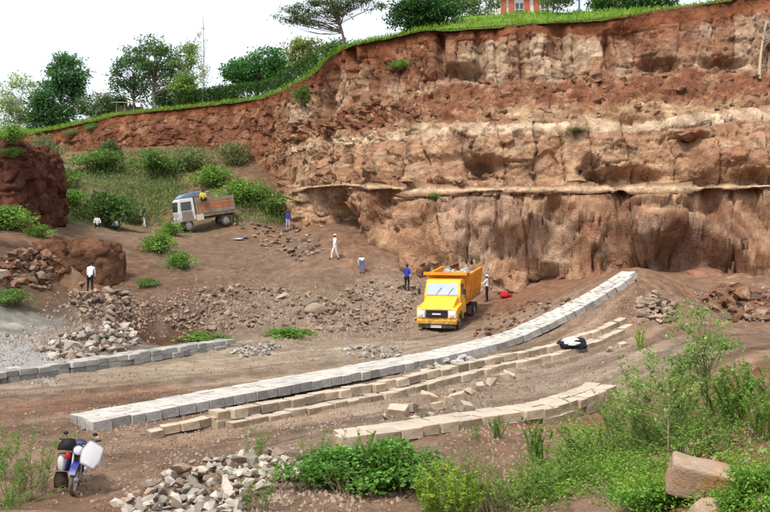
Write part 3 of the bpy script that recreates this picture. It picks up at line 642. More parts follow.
heap('brown rubble lying on the slope above the green weeds', [(185,292),(230,285),(300,292),(330,300),(310,330),(260,325),(215,335),(165,330),(165,300)], 280, (.12, .42), 'rubble', 14)
heap('dark rubble heap under the cliff at the right edge of the quarry', [(705,296),(725,286),(770,290),(770,322),(730,322),(708,312)], 130, (.3, .7), 'red_rock', 15, pile=.6)
heap('small rubble heap beyond the end of the stepped double stone row', [(638,302),(655,294),(678,306),(676,322),(655,326),(640,318)], 60, (.22, .5), 'rubble', 16, pile=.2)
heap('brown rubble tumbled around the rock step in front of the left ledge', [(60,290),(105,285),(140,295),(150,312),(120,322),(80,318)], 70, (.25, .6), 'rubble', 17, pile=.2)
heap('dark brown blocks of earth and rock on the left bank below the bush', [(-5,262),(20,252),(50,258),(62,275),(55,292),(20,290),(-5,285)], 110, (.2, .7), 'red_rock', 23, pile=.3)
heap('grey rubble on the wheel track left of the yellow truck', [(340,352),(365,346),(402,348),(400,358),(360,360)], 70, (.10, .24), 'grey_stone', 18, pile=.15)
heap('grey rubble at the end of the low wall by the track', [(225,352),(258,345),(285,347),(270,356),(240,358)], 60, (.14, .3), 'grey_stone', 19, pile=.15)
heap('white broken stone waste between the pale row and the stepped row', [(425,372),(440,363),(470,357),(478,364),(455,374),(432,380)], 40, (.20, .42), 'white_stone', 20, pile=.15)
heap('rubble scattered over the worked slope beside the left truck', [(225,222),(300,228),(330,250),(300,262),(240,240)], 90, (.25, .55), 'rubble', 21)
heap('reddish rubble on the earth between yellow truck and long pale row', [(490,312),(540,300),(590,296),(560,318),(500,336),(470,338)], 90, (.14, .34), 'red_rock', 22)
rr = random.Random(5)
loose = [(398,415,.42,'tan'),(411,412,.36,'tan'),(420,405,.5,'cream'),(428,402,.46,'cream'),(437,409,.32,'tan'),(447,405,.40,'brown'),(458,402,.45,'cream'),(466,412,.42,'tan'),(470,395,.42,'tan'),(480,390,.36,'brown'),(492,386,.50,'cream'),(503,382,.44,'tan'),(508,378,.34,'cream'),(452,394,.3,'tan'),(430,418,.28,'brown'),(385,420,.3,'tan'),(610,352,.36,'cream'),(622,347,.26,'tan'),(487,398,.25,'tan'),(415,421,.26,'tan')]
ORD = 'first second third fourth fifth sixth seventh eighth ninth tenth eleventh twelfth thirteenth fourteenth fifteenth sixteenth seventeenth eighteenth nineteenth twentieth'.split()
loose.sort()
for i, (px, py, s, cn) in enumerate(loose):
    p = spot(px, py); me = rr.choice(BL['tan_stone'] if i % 3 else RK['tan_stone'])
    o = link('loose_stone', me, None, (p[0], p[1], p[2]+s*.22), (rr.uniform(-.35, .35), rr.uniform(-.35, .35), rr.uniform(0, 3)), (s*rr.uniform(1., 1.4), s*rr.uniform(.7, .9), s*.72))
    tag(o, '%s from the left of the loose tan stones before the stepped row' % ORD[i], 'stone', 'loose stones in front of the stepped row')
big = [(316,313,1.35,.8,.55,'flat tan slab lying on the slope behind the track, larger of two'),(311,305,.9,.6,.4,'flat tan slab leaning above a larger one on the slope')]
for px, py, a, b, c, lb in big:
    p = spot(px, py); tag(link('stone_slab', boulder_mesh(M['rubble'], int(px), 3, 10, .04), None, (p[0], p[1], p[2]+c*.35), (.15, -.2, .5), (a*1.3, b*1.4, c*1.5)), lb, 'stone slab')
p = IM(700, 492, 12.6); p[2] = gz(p[0], p[1])
fb = bmesh.new(); bmesh.ops.create_cube(fb, size=1)
bmesh.ops.subdivide_edges(fb, edges=fb.edges[:], cuts=14, use_grid_fill=True)
V = np.array([v.co[:] for v in fb.verts]); d = np.linalg.norm(np.maximum(np.abs(V)-.42, 0), axis=1)
V = np.sign(V)*np.minimum(np.abs(V), .42)+np.sign(V)*np.maximum(np.abs(V)-.42, 0)*(np.where(d > 1e-6, .08/np.maximum(d, .08), 1))[:, None]
V[:, 2] *= 1-.16*V[:, 0]; V[:, 2] += .05*np.sin(V[:, 0]*5); V += .035*fbm(V*2.5, 4, 3)[:, None]*V + .02*np.stack([fbm(V*5, 3, 6+k) for k in range(3)], -1)
for v, c in zip(fb.verts, V): v.co = c
M['boulder'] = mat('foreground_boulder', (.33, .24, .165), var=.4, scale=2.2, fine=14, bump=.55, bdist=.05, hue2=(.36, .15, .07), coords='Object')
tag(link('boulder', bm_mesh('boulder', fb, M['boulder'], True), None, (p[0], p[1], p[2]+.30), (.18, .24, -.22), (.86, .5, .46)), 'large squared brown boulder with pale top lying among the right foreground weeds', 'boulder')
for px, py, Y, s, lb in ((706,512,11.6,.42,'pinkish stone at the bottom edge below the large squared boulder'),(768,508,11.4,.35,'orange brown stone cut off by the bottom right corner'),(634,507,13.6,.24,'small round stone at the bottom edge left of the large boulder')):
    q = IM(px, py, Y); q[2] = gz(q[0], q[1]); tag(link('stone', boulder_mesh(M['boulder'], int(px)+1, 3, 12), None, (q[0], q[1], q[2]+.08), (0, 0, .4), (s*1.7, s*1.2, s)), lb, 'stone')

# rocks standing out of the cliff: parts of it
ridx = [i for i in np.where((T.ravel() > 1) & (sc3[:, 0] > 315) & (sc3[:, 0] < 790))[0]]
ridx = np.array(ridx); tr = T.ravel()[ridx]
def cliff_rocks(mask, n, size, seed, meshes, sq=.7):
    q = random.Random(seed); ids = ridx[mask]
    for _ in range(n):
        p = CV[ids[q.randrange(len(ids))]]; s = q.uniform(*size)
        o = link('rock_block', q.choice(meshes), cliff, (p[0], p[1]+s*.12, p[2]), (q.uniform(-.4, .4), q.uniform(-.4, .4), q.uniform(0, 6.3)), (s*q.uniform(.9, 1.6), s, s*q.uniform(.5, .9)))
cliff_rocks((tr > 7.05) & (tr < 7.95), 120, (.4, 1.0), 31, RK['red_rock'])
cliff_rocks((tr > 6.6) & (tr < 7.0), 40, (.3, .7), 32, RK['rubble']+RK['red_rock'])
cliff_rocks((tr > 4.9) & (tr < 5.3), 40, (.35, .9), 33, RK['red_rock'])
cliff_rocks((tr > 7.8) & (tr < 8.1), 40, (.4, 1.1), 34, RK['red_rock'])
cliff_rocks((tr > 1.0) & (tr < 1.2), 60, (.4, 1.1), 35, RK['red_rock'])
for (px, py, sx, sy, sz, k) in ((712,276,3.2,2.4,1.4,6),(745,284,3.0,2.2,1.6,7),(612,262,2.2,1.6,2.0,5),(640,272,2.2,2.0,1.0,3),(690,134,2.1,1.4,.8,5),(485,78,1.1,.9,1.0,2),(560,287,2.4,1.6,1.0,2)):
    p = cliff_pt(px, py); link('rock_block', BO[k], cliff, (p[0], p[1]+sy*.38, p[2]), (0, 0, px*.7 % 1-.5), (sx*1.25, sy*1.3, sz*1.25))

# ------------------------------------------------------------------ plants
class Tubes:
    def __init__(s): s.V, s.F, s.n = [], [], 0
    def add(s, pts, rad, k=5):
        pts = np.asarray(pts, float); tg = np.gradient(pts, axis=0); tg /= np.linalg.norm(tg, axis=1, keepdims=True)+1e-9
        a = np.cross(tg, np.array((.31, .17, .93))); a /= np.linalg.norm(a, axis=1, keepdims=True)+1e-9; b = np.cross(tg, a)
        th = np.arange(k)*2*math.pi/k
        ring = pts[:, None]+(a[:, None]*np.cos(th)[None, :, None]+b[:, None]*np.sin(th)[None, :, None])*np.asarray(rad)[:, None, None]
        m = len(pts); i = np.arange(m*k).reshape(m, k); j = np.roll(i, -1, 1)
        s.V.append(ring.reshape(-1, 3)); s.F.append(np.stack((i[:-1], j[:-1], j[1:], i[1:]), -1).reshape(-1, 4)+s.n); s.n += m*k
    def mesh(s, name, m): return mesh_np(name, np.concatenate(s.V), np.concatenate(s.F), None, m, True)
def leaf_mesh(name, pos, d, L_, W_, col, r, droop=.0):
    n = len(pos); d = d/(np.linalg.norm(d, axis=1, keepdims=True)+1e-9)
    q = r.normal(size=(n, 3)); q[:, 2] += 1.2; side = np.cross(d, q); side /= np.linalg.norm(side, axis=1, keepdims=True)+1e-9
    up = np.cross(side, d); L_ = np.broadcast_to(L_, n)[:, None]; W_ = np.broadcast_to(W_, n)[:, None]
    a = pos; b = pos+d*L_*.45+side*W_*.5+up*W_*.12; c = pos+d*L_-up*L_*droop; e = pos+d*L_*.45-side*W_*.5+up*W_*.12
    V = np.stack((a, b, c, e), 1).reshape(-1, 3); F = np.arange(4*n).reshape(n, 4)
    return mesh_np(name, V, F, np.repeat(col, 4, 0), M['leaf'])
def leafcol(n, base, r, var=.3, yel=.25):
    c = np.array(base)[None]*(1+var*r.normal(size=(n, 1))*.8).clip(.4, 1.9)
    y = (r.random((n, 1))**3)*yel; return c*(1-y)+np.array((base[0]*2.2, base[1]*1.5, base[2]*1.2))[None]*y
def curve(p0, p1, bend, r, k=6):
    p0, p1 = np.array(p0, float), np.array(p1, float); L_ = np.linalg.norm(p1-p0); off = r.normal(size=3)*bend*L_
    t_ = np.linspace(0, 1, k)[:, None]; return p0*(1-t_)+p1*t_+off*(4*t_*(1-t_))
def make_tree(name, label, base, lobes, ncl, lpc, clr, leaf, col, trunk_r, seed, bark='bark', fork=.35, group=None, cat='tree', flat=.6, trunk_to=None, shell=.5, yel=.25, sink=.2, lean=(0, 0)):
    """lobes: (x,y,z,rx,ry,rz) relative to the base; leaves hang in clumps at the ends of limbs"""
    r = np.random.default_rng(seed); t = thing(name, label, cat, base, group=group); lpc = int(lpc*1.2); ncl = int(ncl*1.2); lobes = [(a, b, c, d*1.1, e*1.1, f_*1.08) for a, b, c, d, e, f_ in lobes]
    cen = []; wts = np.array([l[3]*l[4]*l[5] for l in lobes]); wts = wts/wts.sum()
    for k in range(ncl):
        l = lobes[r.choice(len(lobes), p=wts)]; u = r.normal(size=3); u /= np.linalg.norm(u); rad = r.random()**(1/3)*(1-shell)+shell*r.uniform(.8, 1.0)
        cen.append(np.array(l[:3])+u*np.array(l[3:])*min(rad, 1))
    cen = np.array(cen); top = np.array(trunk_to) if trunk_to is not None else np.array((lean[0], lean[1], cen[:, 2].mean()))
    tb = Tubes(); tr_ = curve((0, 0, -sink), top, .04, r, 9); rad = np.linspace(trunk_r, trunk_r*.35, 9); rad[0] *= 1.4; tb.add(tr_, rad, 8)
    for c in cen:
        h = np.clip((c[2]/max(top[2], .1))*.75-r.uniform(0, .25), fork, .98); i = h*8; a = tr_[int(i)]+(tr_[min(int(i)+1, 8)]-tr_[int(i)])*(i-int(i))
        br = curve(a, c, .10, r, 6); r0 = trunk_r*.33*(1-h*.4); tb.add(br, np.linspace(r0, r0*.15+.004, 6), 4)
    link('trunk', tb.mesh('trunk', M[bark]), t)
    n = ncl*lpc; ci = np.repeat(np.arange(ncl), lpc); cs = clr*(.6+.8*r.random(ncl))
    g = r.normal(size=(n, 3))*np.array((1, 1, flat))*cs[ci][:, None]*.62; pos = cen[ci]+g
    d = g/(np.linalg.norm(g, axis=1, keepdims=True)+1e-6)+r.normal(size=(n, 3))*.7+np.array((0, 0, -.15))
    cb = leafcol(n, np.array(col)*1.75, r, .28, yel)*(.7+.7*r.random(ncl))[ci][:, None]
    ln = leaf*(.6+.8*r.random(n)); link('crown', leaf_mesh('crown', pos, d, ln, ln*.55, cb, r, .15), t)
    return t
def bush_meshes(seed, n, leaf, col, lob=7, flat=.75, wid=.5, yel=.3, upb=.4):
    """unit bush: about 1 m across and 0.8 m tall, standing on z=0"""
    r = np.random.default_rng(seed); cen = np.stack([r.normal(0, .22, lob*4), r.normal(0, .22, lob*4), r.uniform(.15, .62, lob*4)], -1)
    cen[:, 2] *= 1-.9*np.minimum(1, np.hypot(cen[:, 0], cen[:, 1])*1.2)**2*.6; k = len(cen)
    tb = Tubes()
    for c in cen: tb.add(curve((c[0]*.15, c[1]*.15, -.06), c, .12, r, 5), np.linspace(.014, .004, 5), 4)
    ci = r.integers(0, k, n); g = np.clip(r.normal(size=(n, 3)), -1.7, 1.7)*.085; g[:, 2] *= flat; pos = cen[ci]+g; pos[:, 2] = np.abs(pos[:, 2])+.01
    d = g*6+r.normal(size=(n, 3))*.6+np.array((0, 0, upb)); ln = leaf*(.6+.8*r.random(n))
    cb = leafcol(n, col, r, .28, yel)*(.7+.6*r.random(k))[ci][:, None]
    return leaf_mesh('foliage', pos, d, ln, ln*wid, cb, r, .2), tb.mesh('stem', M['stem'])
def put_bush(proto, name, label, pos, sx, sz, rot, group=None, cat='bush', sy=None):
    t = thing(name, label, cat, pos, rot, group); t.scale = (sx, sy or sx, sz)
    link('foliage', proto[0], t); tag(link('stem', proto[1], t), kind='stuff'); return t
def weed_meshes(seed, stems, h, spread, leaf, lps, col, wid=.35, feather=False, stemmat='stem', yel=.35, pair=2):
    r = np.random.default_rng(seed); tb = Tubes(); pos, d, ln = [], [], []
    for s in range(stems):
        b = np.array((*r.normal(0, spread*.22, 2), -.05)); hh = h*r.uniform(.55, 1.05); tip = b+np.array((*r.normal(0, spread*.5, 2), hh))
        c = curve(b, tip, .07, r, 9); tb.add(c, np.linspace(.009, .002, 9)*max(h, .6), 4)
        for k in range(lps):
            f = r.uniform(.18, 1.0)**.8*8; i = min(int(f), 7); p = c[i]+(c[i+1]-c[i])*(f-i); tg = c[i+1]-c[i]; tg = tg/np.linalg.norm(tg)
            az_ = r.uniform(0, 6.28); o = np.array((math.cos(az_), math.sin(az_), .25+.5*r.random()))
            if feather:
                Lb = leaf*3.2*r.uniform(.6, 1.1)*(1.15-f/16)
                q = curve(p, p+o*Lb, .08, r, 4); tb.add(q, np.linspace(.003, .001, 4), 3)
                for u in np.linspace(.2, 1, 7):
                    pp_ = p+o*Lb*u
                    for sgn in (-1, 1):
                        sd_ = np.cross(o, (0, 0, 1.)); pos.append(pp_); d.append(o*.6+sd_*sgn+np.array((0, 0, r.normal()*.3))); ln.append(leaf*r.uniform(.6, 1.))
            else:
                for m_ in range(pair): pos.append(p); d.append(o*(1 if m_ == 0 else -1)*np.array((1, 1, 1 if m_ == 0 else -1))+tg*.3+r.normal(size=3)*.25); ln.append(leaf*r.uniform(.6, 1.25))
    pos, d, ln = np.array(pos), np.array(d), np.array(ln)
    return leaf_mesh('leaves', pos, d, ln, ln*wid, leafcol(len(pos), col, r, .25, yel), r, .25), tb.mesh('stem', M[stemmat])
def put_weed(proto, name, label, pos, s=1., rot=0., sz=None, group=None, cat='plant'):
    t = thing(name, label, cat, pos, rot, group); t.scale = (s, s, sz or s)
    link('leaves', proto[0], t); tag(link('stem', proto[1], t), kind='stuff'); return t

# trees along the skyline
def sk(px, back, d=0): return plateau_pt(px, back)-np.array((0, 0, .1))
DG, MG, LG, PG_ = (.035, .075, .025), (.055, .105, .03), (.10, .16, .045), (.15, .19, .11)
make_tree('gum_tree', 'thin pale grey green tree at the far left of the skyline', sk(18, 8), [(0,0,4.6,2.4,2,3.2),(-1.4,0,2.6,1.8,1.5,1.8),(1.6,0,2.5,1.5,1.5,1.8)], 60, 48, .62, .30, PG_, .16, 401, 'pale_bark')
make_tree('evergreen_tree', 'tall dense dark green tree left of the shed', sk(62, 7), [(-.4,0,3.2,2.9,2.2,2.8),(.8,0,6.2,2.1,1.8,2.6),(1.,0,8.6,1.1,1.1,1.2),(-2.4,0,2.2,1.5,1.5,2.0)], 100, 85, .72, .34, (.035,.085,.035), .3, 402)
make_tree('shrub_tree', 'low grey green thicket between dark tree and shed', sk(98, 7), [(0,0,1.6,2.4,1.5,1.5),(2,0,2.3,1.2,1,1.2)], 45, 50, .6, .28, (.06,.09,.04), .12, 403)
make_tree('broadleaf_tree', 'open clumpy dark tree just behind the shed', sk(134, 8), [(0,0,5.2,2.4,2,1.8),(1.0,0,7.7,1.9,1.5,1.5),(-1.6,0,3.2,1.6,1.4,1.4),(1.8,0,3.0,1.3,1.3,1.8)], 62, 62, .66, .30, (.04,.078,.035), .22, 404, shell=.7)
make_tree('broadleaf_tree', 'tall forked dark tree with bare trunk right of the shed', sk(155, 5), [(.4,0,6.0,2.4,1.8,1.8),(2.2,0,4.2,1.9,1.6,2.2),(-.8,0,7.8,1.4,1.2,1.1)], 62, 62, .66, .30, (.045,.085,.035), .26, 405, shell=.7)
make_tree('young_tree', 'light green feathery tree beside the tall bare pole tree', sk(186, 4), [(0,0,4.6,1.6,1.4,2.4),(.6,0,6.4,1.2,1,1.4),(0,0,2.2,1.9,1.4,1.4)], 50, 60, .55, .27, LG, .12, 406)
make_tree('thin_tree', 'very thin nearly bare pole tree rising into the white sky', sk(201, 3), [(0,0,6.5,.6,.5,3.6),(.1,0,3.4,.8,.6,1.8)], 34, 14, .28, .20, PG_, .10, 407, 'pale_bark', trunk_to=(.1,0,10.6))
make_tree('broadleaf_tree', 'large round green tree behind the trimmed hedge', sk(258, 10), [(0,0,3.6,3.2,2.4,2.0),(1.4,0,5.0,2.2,1.8,1.5),(-2.2,0,3.4,1.6,1.6,1.6),(2.8,0,3.2,1.4,1.5,1.9)], 105, 75, .66, .32, (.035,.10,.028), .28, 408)
make_tree('olive_tree', 'yellowish green round tree at right end of the hedge', sk(312, 9), [(0,0,2.2,2.2,1.6,2.0),(-1.2,0,3.0,1.2,1.2,1.2)], 55, 60, .55, .27, (.10,.125,.04), .16, 409)
a_ = sk(346, 1.2)
make_tree('acacia_tree', 'spreading flat topped acacia leaning over the cliff edge against the sky', a_, [(-2.4,0,3.5,2.9,1.6,.6),(-.4,0,4.4,2.6,1.8,.7),(2.3,0,4.2,2.0,1.4,.5),(-4.8,0,3.0,1.7,1.1,.5),(-3.4,0,2.5,1.4,.8,.35)], 72, 70, .46, .18, (.045,.066,.026), .17, 410, trunk_to=(-.8,0,3.2), fork=.45, flat=.4)
make_tree('mango_tree', 'dense dark round tree at the cliff top left of the grass', sk(425, 4), [(0,0,1.5,2.2,1.8,1.8),(-1.4,0,.9,1.5,1.5,1.1),(1.6,0,1.2,1.6,1.3,1.4)], 95, 85, .55, .25, (.022,.060,.018), .22, 411)
make_tree('shrub_tree', 'grey green low tree behind the mound of grass', sk(476, 9), [(0,0,1.4,2.0,1.4,1.3)], 40, 55, .5, .24, (.07,.10,.045), .12, 412)
make_tree('young_tree', 'small loose tree on the grass right of the red and white building', sk(553, 6), [(0,0,1.9,1.3,1.1,1.2),(.8,0,.9,.9,.8,.8)], 34, 50, .42, .2, (.07,.11,.04), .08, 413)
make_tree('broadleaf_tree', 'dark tree cut by the top edge left of the rim end', sk(618, 11), [(0,0,1.8,2.2,1.6,1.3)], 55, 60, .55, .26, DG, .2, 414)
make_tree('broadleaf_tree', 'dark tree cut by the top edge where the grass narrows', sk(655, 11), [(0,0,1.6,1.8,1.6,1.3)], 50, 60, .55, .26, DG, .2, 415)
for i, (px, bk, w_, h_, lb) in enumerate([(112,9,2.2,2.0,'low dark shrubs behind the shed'),(168,7,2.0,1.8,'dark undergrowth right of the bare trunk'),(190,6,1.7,1.5,'green undergrowth under the feathery tree'),(40,9,2.4,2.2,'dark undergrowth between the two leftmost trees'),(224,8,1.5,1.9,'dark shrub left of the large round tree'),(338,6,1.2,1.0,'small shrub at the foot of the acacia')]):
    make_tree('shrub_tree', lb, sk(px, bk), [(0, 0, h_*.55, w_, 1.4, h_*.6)], 40, 50, .55, .27, (.045, .09, .03), .1, 440+i)
# hedge
r_ = np.random.default_rng(77); n = 9000; hp = np.array([sk(x, 3.2) for x in np.linspace(176, 318, 120)]); k = r_.integers(0, 119, n); f = r_.random((n, 1))
pos = hp[k]*(1-f)+hp[k+1]*f; hgt = np.where(k < 85, 2.0, 2.3); pos = pos+np.stack((r_.normal(0, .1, n), r_.uniform(-.7, .7, n), r_.random(n)**.6*hgt), -1)
t = thing('hedge', 'long trimmed green hedge running along the cliff top', 'hedge', hp[60]); pos = pos-hp[60]
link('foliage', leaf_mesh('foliage', pos, r_.normal(size=(n, 3))+np.array((0, -.4, .3)), .26, .14, leafcol(n, (.045, .105, .028), r_, .3, .3), r_), t)
for q in hp[::4]-hp[60]: tb = Tubes(); tb.add(curve(q-np.array((0, 0, .2)), q+np.array((r_.normal(0, .2), r_.normal(0, .2), 1.6)), .08, r_, 5), np.linspace(.05, .02, 5), 5); link('stem', tb.mesh('stem', M['bark']), t)

# grass on the plateau rim, hanging over the edge, and on the vegetated slope: stuff
def blades(name, label, base, h, n_per, col, seed, spread=.25, lean=(0, 0, 0), wd=.035, group=None):
    r = np.random.default_rng(seed); k = len(base)*n_per; b = np.repeat(base, n_per, 0)+np.c_[r.normal(0, spread, (k, 2)), np.zeros(k)]
    d = np.c_[r.normal(0, .45, (k, 2)), np.ones(k)]+np.array(lean); hh = h*(.4+.8*r.random(k))
    o = link(name, leaf_mesh(name, b, d, hh, wd*(.6+.8*r.random(k)), leafcol(k, col, r, .25, .5), r, .35)); return tag(o, label, 'grass', kind='stuff')
pj = project(PG[2])[:, 0]; vis = np.where((pj > -10) & (pj < 790))[0]; gi = r_.choice(vis, 5200); gk = (r_.random(5200)**1.6*len(PG)*.62).astype(int)
gb = PG[gk, gi]; blades('rim_grass', 'bright green grass on the cliff top', gb, .42, 5, (.15, .27, .035), 90, .35, wd=.07)
gi = r_.choice(vis, 700); blades('overhang_grass', 'green grass hanging over the cliff rim', PG[1, gi], .45, 5, (.10, .17, .035), 91, .2, (0, -.8, -.9), wd=.05)

# bushes on the slope, cliff and terrace
BP = [bush_meshes(500, 2600, .075, (.12, .20, .06), 12), bush_meshes(501, 2400, .07, (.15, .27, .06), 12), bush_meshes(502, 1700, .065, (.165, .20, .105), 12), bush_meshes(503, 2600, .075, (.075, .14, .042), 12)]
slope_b = [(8,230,3.6,2.0,1,'bright green bush below the dark red earth bank'),(38,236,1.6,1.0,1,'small green bush on the ledge right of the earth bank'),(104,226,4.8,3.6,3,'dark dense bush sheltering people on the terrace'),(132,222,2.6,2.0,2,'grey green bush beside the dark dense terrace bush'),(172,236,2.2,1.6,1,'green bush in front of the left truck cab'),(160,252,2.6,1.8,1,'bright bush on the slope edge under the left truck'),(178,268,2.0,1.5,1,'small bright bush lowest on the slope edge'),(147,287,1.4,.8,0,'little green tuft on the brown slope left of centre'),
 (245,205,5.6,3.0,1,'bright green bush directly behind the rear of the left truck'),(215,186,5.0,2.6,1,'bright green bush above the left truck'),(268,212,2.6,1.6,0,'low bush right of the left truck'),(282,213,2.4,1.8,3,'round green bush left of the man in blue and purple'),(190,170,5.0,3.0,2,'grey green bush high on the slope'),(160,178,4.4,3.8,0,'green bush under the red wall left of the truck'),(235,165,4.8,3.0,2,'grey bush below the red wall'),(300,200,2.6,2.2,3,'dark green bush at the cliff corner recess'),
 (95,172,6.0,3.0,0,'broad green bush on the upper left slope'),(60,190,4.2,2.8,0,'green bush beside the earth bank'),(45,165,4.0,4.0,2,'tall pale bush rising behind the earth bank'),(75,205,3.6,1.8,1,'low light green bush on the left slope'),(110,160,3.0,2.6,3,'dark bush beneath the red wall at left'),(30,178,3.2,3.6,1,'light bush against the back of the earth bank'),
 (205,342,2.6,.75,1,'bright weeds at the foot of slope behind the low grey wall'),(222,341,1.6,.55,1,'small weeds right of the larger clump by the low grey wall'),(288,337,2.3,.75,1,'bright weeds at the slope foot in the centre'),(303,335,1.2,.5,1,'small weed clump right of the central slope weeds'),(8,305,1.6,1.0,0,'little green bush at the left edge on the brown slope')]
for i, (px, py, s, sz, k, lb) in enumerate(slope_b):
    p = spot(px, py); put_bush(BP[k], 'bush', lb, (p[0], p[1], p[2]-.1), s*(.85 if py < 215 and py > 120 else 1), sz*1.15, i*1.3, 'bushes on the quarry slopes')
for i, (px, py, s, sz, k, lb) in enumerate([(14,142,2.2,1.6,1,'bright bush on top of the earth bank at left edge'),(12,157,1.4,.9,0,'small bush growing from the face of the earth bank')]):
    p = IM(px, py, 59.6); put_bush(BP[k], 'bush', lb, p, s, sz, i, 'bushes on the quarry slopes')
for i, (px, py, s, sz, k, lb) in enumerate([(400,66,1.7,1.1,1,'bright green tuft growing alone on the upper cliff'),(304,96,2.0,2.6,0,'green creeper hanging where the rim drops'),(72,133,1.8,1.4,2,'small bush clinging to the red wall, left one'),(92,128,1.6,1.8,0,'bush hanging from rim of the red wall at left'),(434,196,.8,.5,1,'tiny green tuft under the pale rock ledge'),(576,130,1.6,.4,2,'faint green growth along the cliff bench')]):
    p = cliff_pt(px, py); put_bush(BP[k], 'cliff_bush', lb, (p[0], p[1]-.3, p[2]-sz*.35), s, sz, i*.8, 'bushes on the quarry slopes')

# foreground plants
FB = [bush_meshes(510, 4600, .06, (.11, .25, .045), 8, wid=.55, upb=.2), bush_meshes(511, 4200, .075, (.14, .28, .045), 9, wid=.5, upb=.3)]
def fg(px, py): return spot(px, py, 7, 40)
put_bush(FB[0], 'leafy_bush', 'dense dark green leafy bush in front of the cream slab row, left half', fg(340, 487), 1.7, 1.0, .3)
put_bush(FB[0], 'leafy_bush', 'dense dark green leafy bush in front of the cream slab row, right half', fg(398, 486), 1.9, 1.2, 1.9)
put_bush(FB[1], 'leafy_bush', 'bright broad leafed bush at the bottom right corner', fg(764, 510)+np.array((.1, .2, -.1)), .8, .85, .7)
put_bush(FB[1], 'leafy_bush', 'low bright leafy bush left of the large squared boulder', fg(655, 510), .9, .55, 2.2)
put_bush(FB[1], 'leafy_bush', 'low bright leafy clump in front of the large squared boulder', fg(728, 511), .5, .28, 4.1)
W1 = weed_meshes(520, 26, 1.0, .55, .075, 30, (.24, .36, .05), .42)              # bright yellow green upright
W2 = weed_meshes(521, 11, 1.0, .45, .034, 14, (.16, .27, .065), .5, True)          # feathery
W3 = weed_meshes(522, 34, 1.0, .9, .05, 34, (.15, .265, .05), .42)                 # mid green spreading
W4 = weed_meshes(523, 22, 1.0, .5, .06, 14, (.21, .21, .11), .3, stemmat='dry_stem')  # olive, half dry
W5 = weed_meshes(524, 20, 1.0, .42, .046, 90, (.15, .27, .05), .42)             # tall leafy
weeds = [(W5,372,490,.8,1.15,'leafy shoots rising from the dark leafy bush'),(W3,420,492,.8,.8,'loose weeds at the right end of the dark leafy bush'),(W2,305,490,.7,.7,'feathery weed at the left end of the dark leafy bush'),(W4,345,496,.7,.6,'dry stalks in front of the dark leafy bush'),(W1,432,520,.9,.95,'bright yellow green upright weeds at the bottom centre, left clump'),(W1,458,522,1.0,1.05,'bright yellow green upright weeds at the bottom centre, right clump'),(W4,490,512,1.0,1.2,'olive half dry weeds at the bottom edge'),(W4,468,476,.9,.8,'olive weeds in front of the cream slab row'),(W3,520,505,1.1,.75,'spreading green weeds at the bottom right of centre'),
 (W2,258,512,.8,.85,'feathery weed on the rubble heap at the bottom edge'),(W2,258,458,.9,.75,'feathery weed at the top of the rubble heap'),(W2,318,478,.9,1.0,'feathery weed between rubble and dark leafy bush'),(W2,345,480,.7,1.1,'thin feathery weed rising behind the dark leafy bush'),(W2,475,440,.5,.5,'small feathery tuft before the cream slabs'),(W5,497,440,.5,.55,'small bright weed before the cream slab row'),
 (W5,538,466,.7,.95,'upright green weed left of the red soil patch'),(W5,728,428,1.2,1.1,'leafy plant right of the tall shrub'),(W5,676,425,1.1,1.2,'leafy plant left of the tall shrub'),(W3,660,435,1.3,.7,'spreading weeds at the foot of the tall leafy plant'),(W3,625,440,1.1,.75,'spreading weeds right of the red soil patch'),(W2,630,455,1.1,1.5,'long feathery weed leaning over the right weeds'),(W2,655,452,1.2,1.9,'tall feathery weed beside the tallest leafy plant'),
 (W3,590,460,1.2,.7,'low green weeds on the bank below the cream slab end'),(W3,560,485,1.2,.6,'low green weeds beside the bare red soil'),(W1,640,350,.45,.95,'small bright sprig beyond the end of the stepped row'),(W3,740,410,1.3,.7,'spreading weeds behind the red soil mound at right'),(W3,700,455,1.2,.7,'low weeds just behind the large squared boulder'),(W1,640,512,.7,.6,'bright weeds at the bottom edge left of the boulder'),(W4,610,425,1.0,1.0,'olive weeds beside the end of the cream slab row'),
 (W2,12,505,1.1,1.5,'feathery plant at the left edge, nearest one'),(W2,32,492,1.1,1.3,'feathery plant left of the motorcycle'),(W2,2,478,1.2,1.2,'feathery plant cut by the left edge'),(W2,72,452,.5,.55,'small feathery sprig behind the motorcycle'),(W3,8,512,.7,.45,'low green weeds in the bottom left corner'),(W4,25,500,.9,.9,'dry stalks beside the motorcycle'),(W2,425,392+28,.3,.3,'tiny sprig among the loose stones'),(W5,765,440,.9,.8,'leafy weeds at the right edge'),(W3,770,400,1.6,.9,'spreading weeds cut by the right edge')]
for i, (pr, px, py, s, sz, lb) in enumerate(weeds):
    p = fg(px, min(py, 508)); 
    if py > 508: p = p-np.array((0, (py-508)*.05, 0)); p[2] = gz(p[0], p[1])
    put_weed(pr, 'weed', lb, p, s, i*2.1, sz, 'weeds in the foreground')
b_ = fg(702, 436)
make_tree('tall_shrub', 'tallest leafy shrub with thin stems in the right foreground', b_, [(-.1,0,2.05,.42,.4,.28),(-.15,0,1.6,.62,.5,.35),(.12,0,1.15,.5,.45,.35),(.35,0,1.75,.3,.3,.25),(-.5,0,1.0,.4,.3,.3),(.45,0,.8,.4,.3,.35)], 56, 26, .15, .06, (.085, .155, .035), .022, 530, 'stem', fork=.12, cat='shrub', shell=.3, sink=.1)
b_ = fg(668, 452)
make_tree('tall_shrub', 'arching thin stemmed shrub leaning left of the tallest shrub', b_, [(-.45,0,1.5,.25,.2,.3),(-.7,0,1.05,.35,.3,.3),(-.2,0,.9,.4,.3,.3),(.15,0,1.2,.3,.3,.3)], 40, 24, .13, .055, (.10, .17, .04), .014, 531, 'dry_stem', fork=.15, cat='shrub', shell=.3, sink=.1)
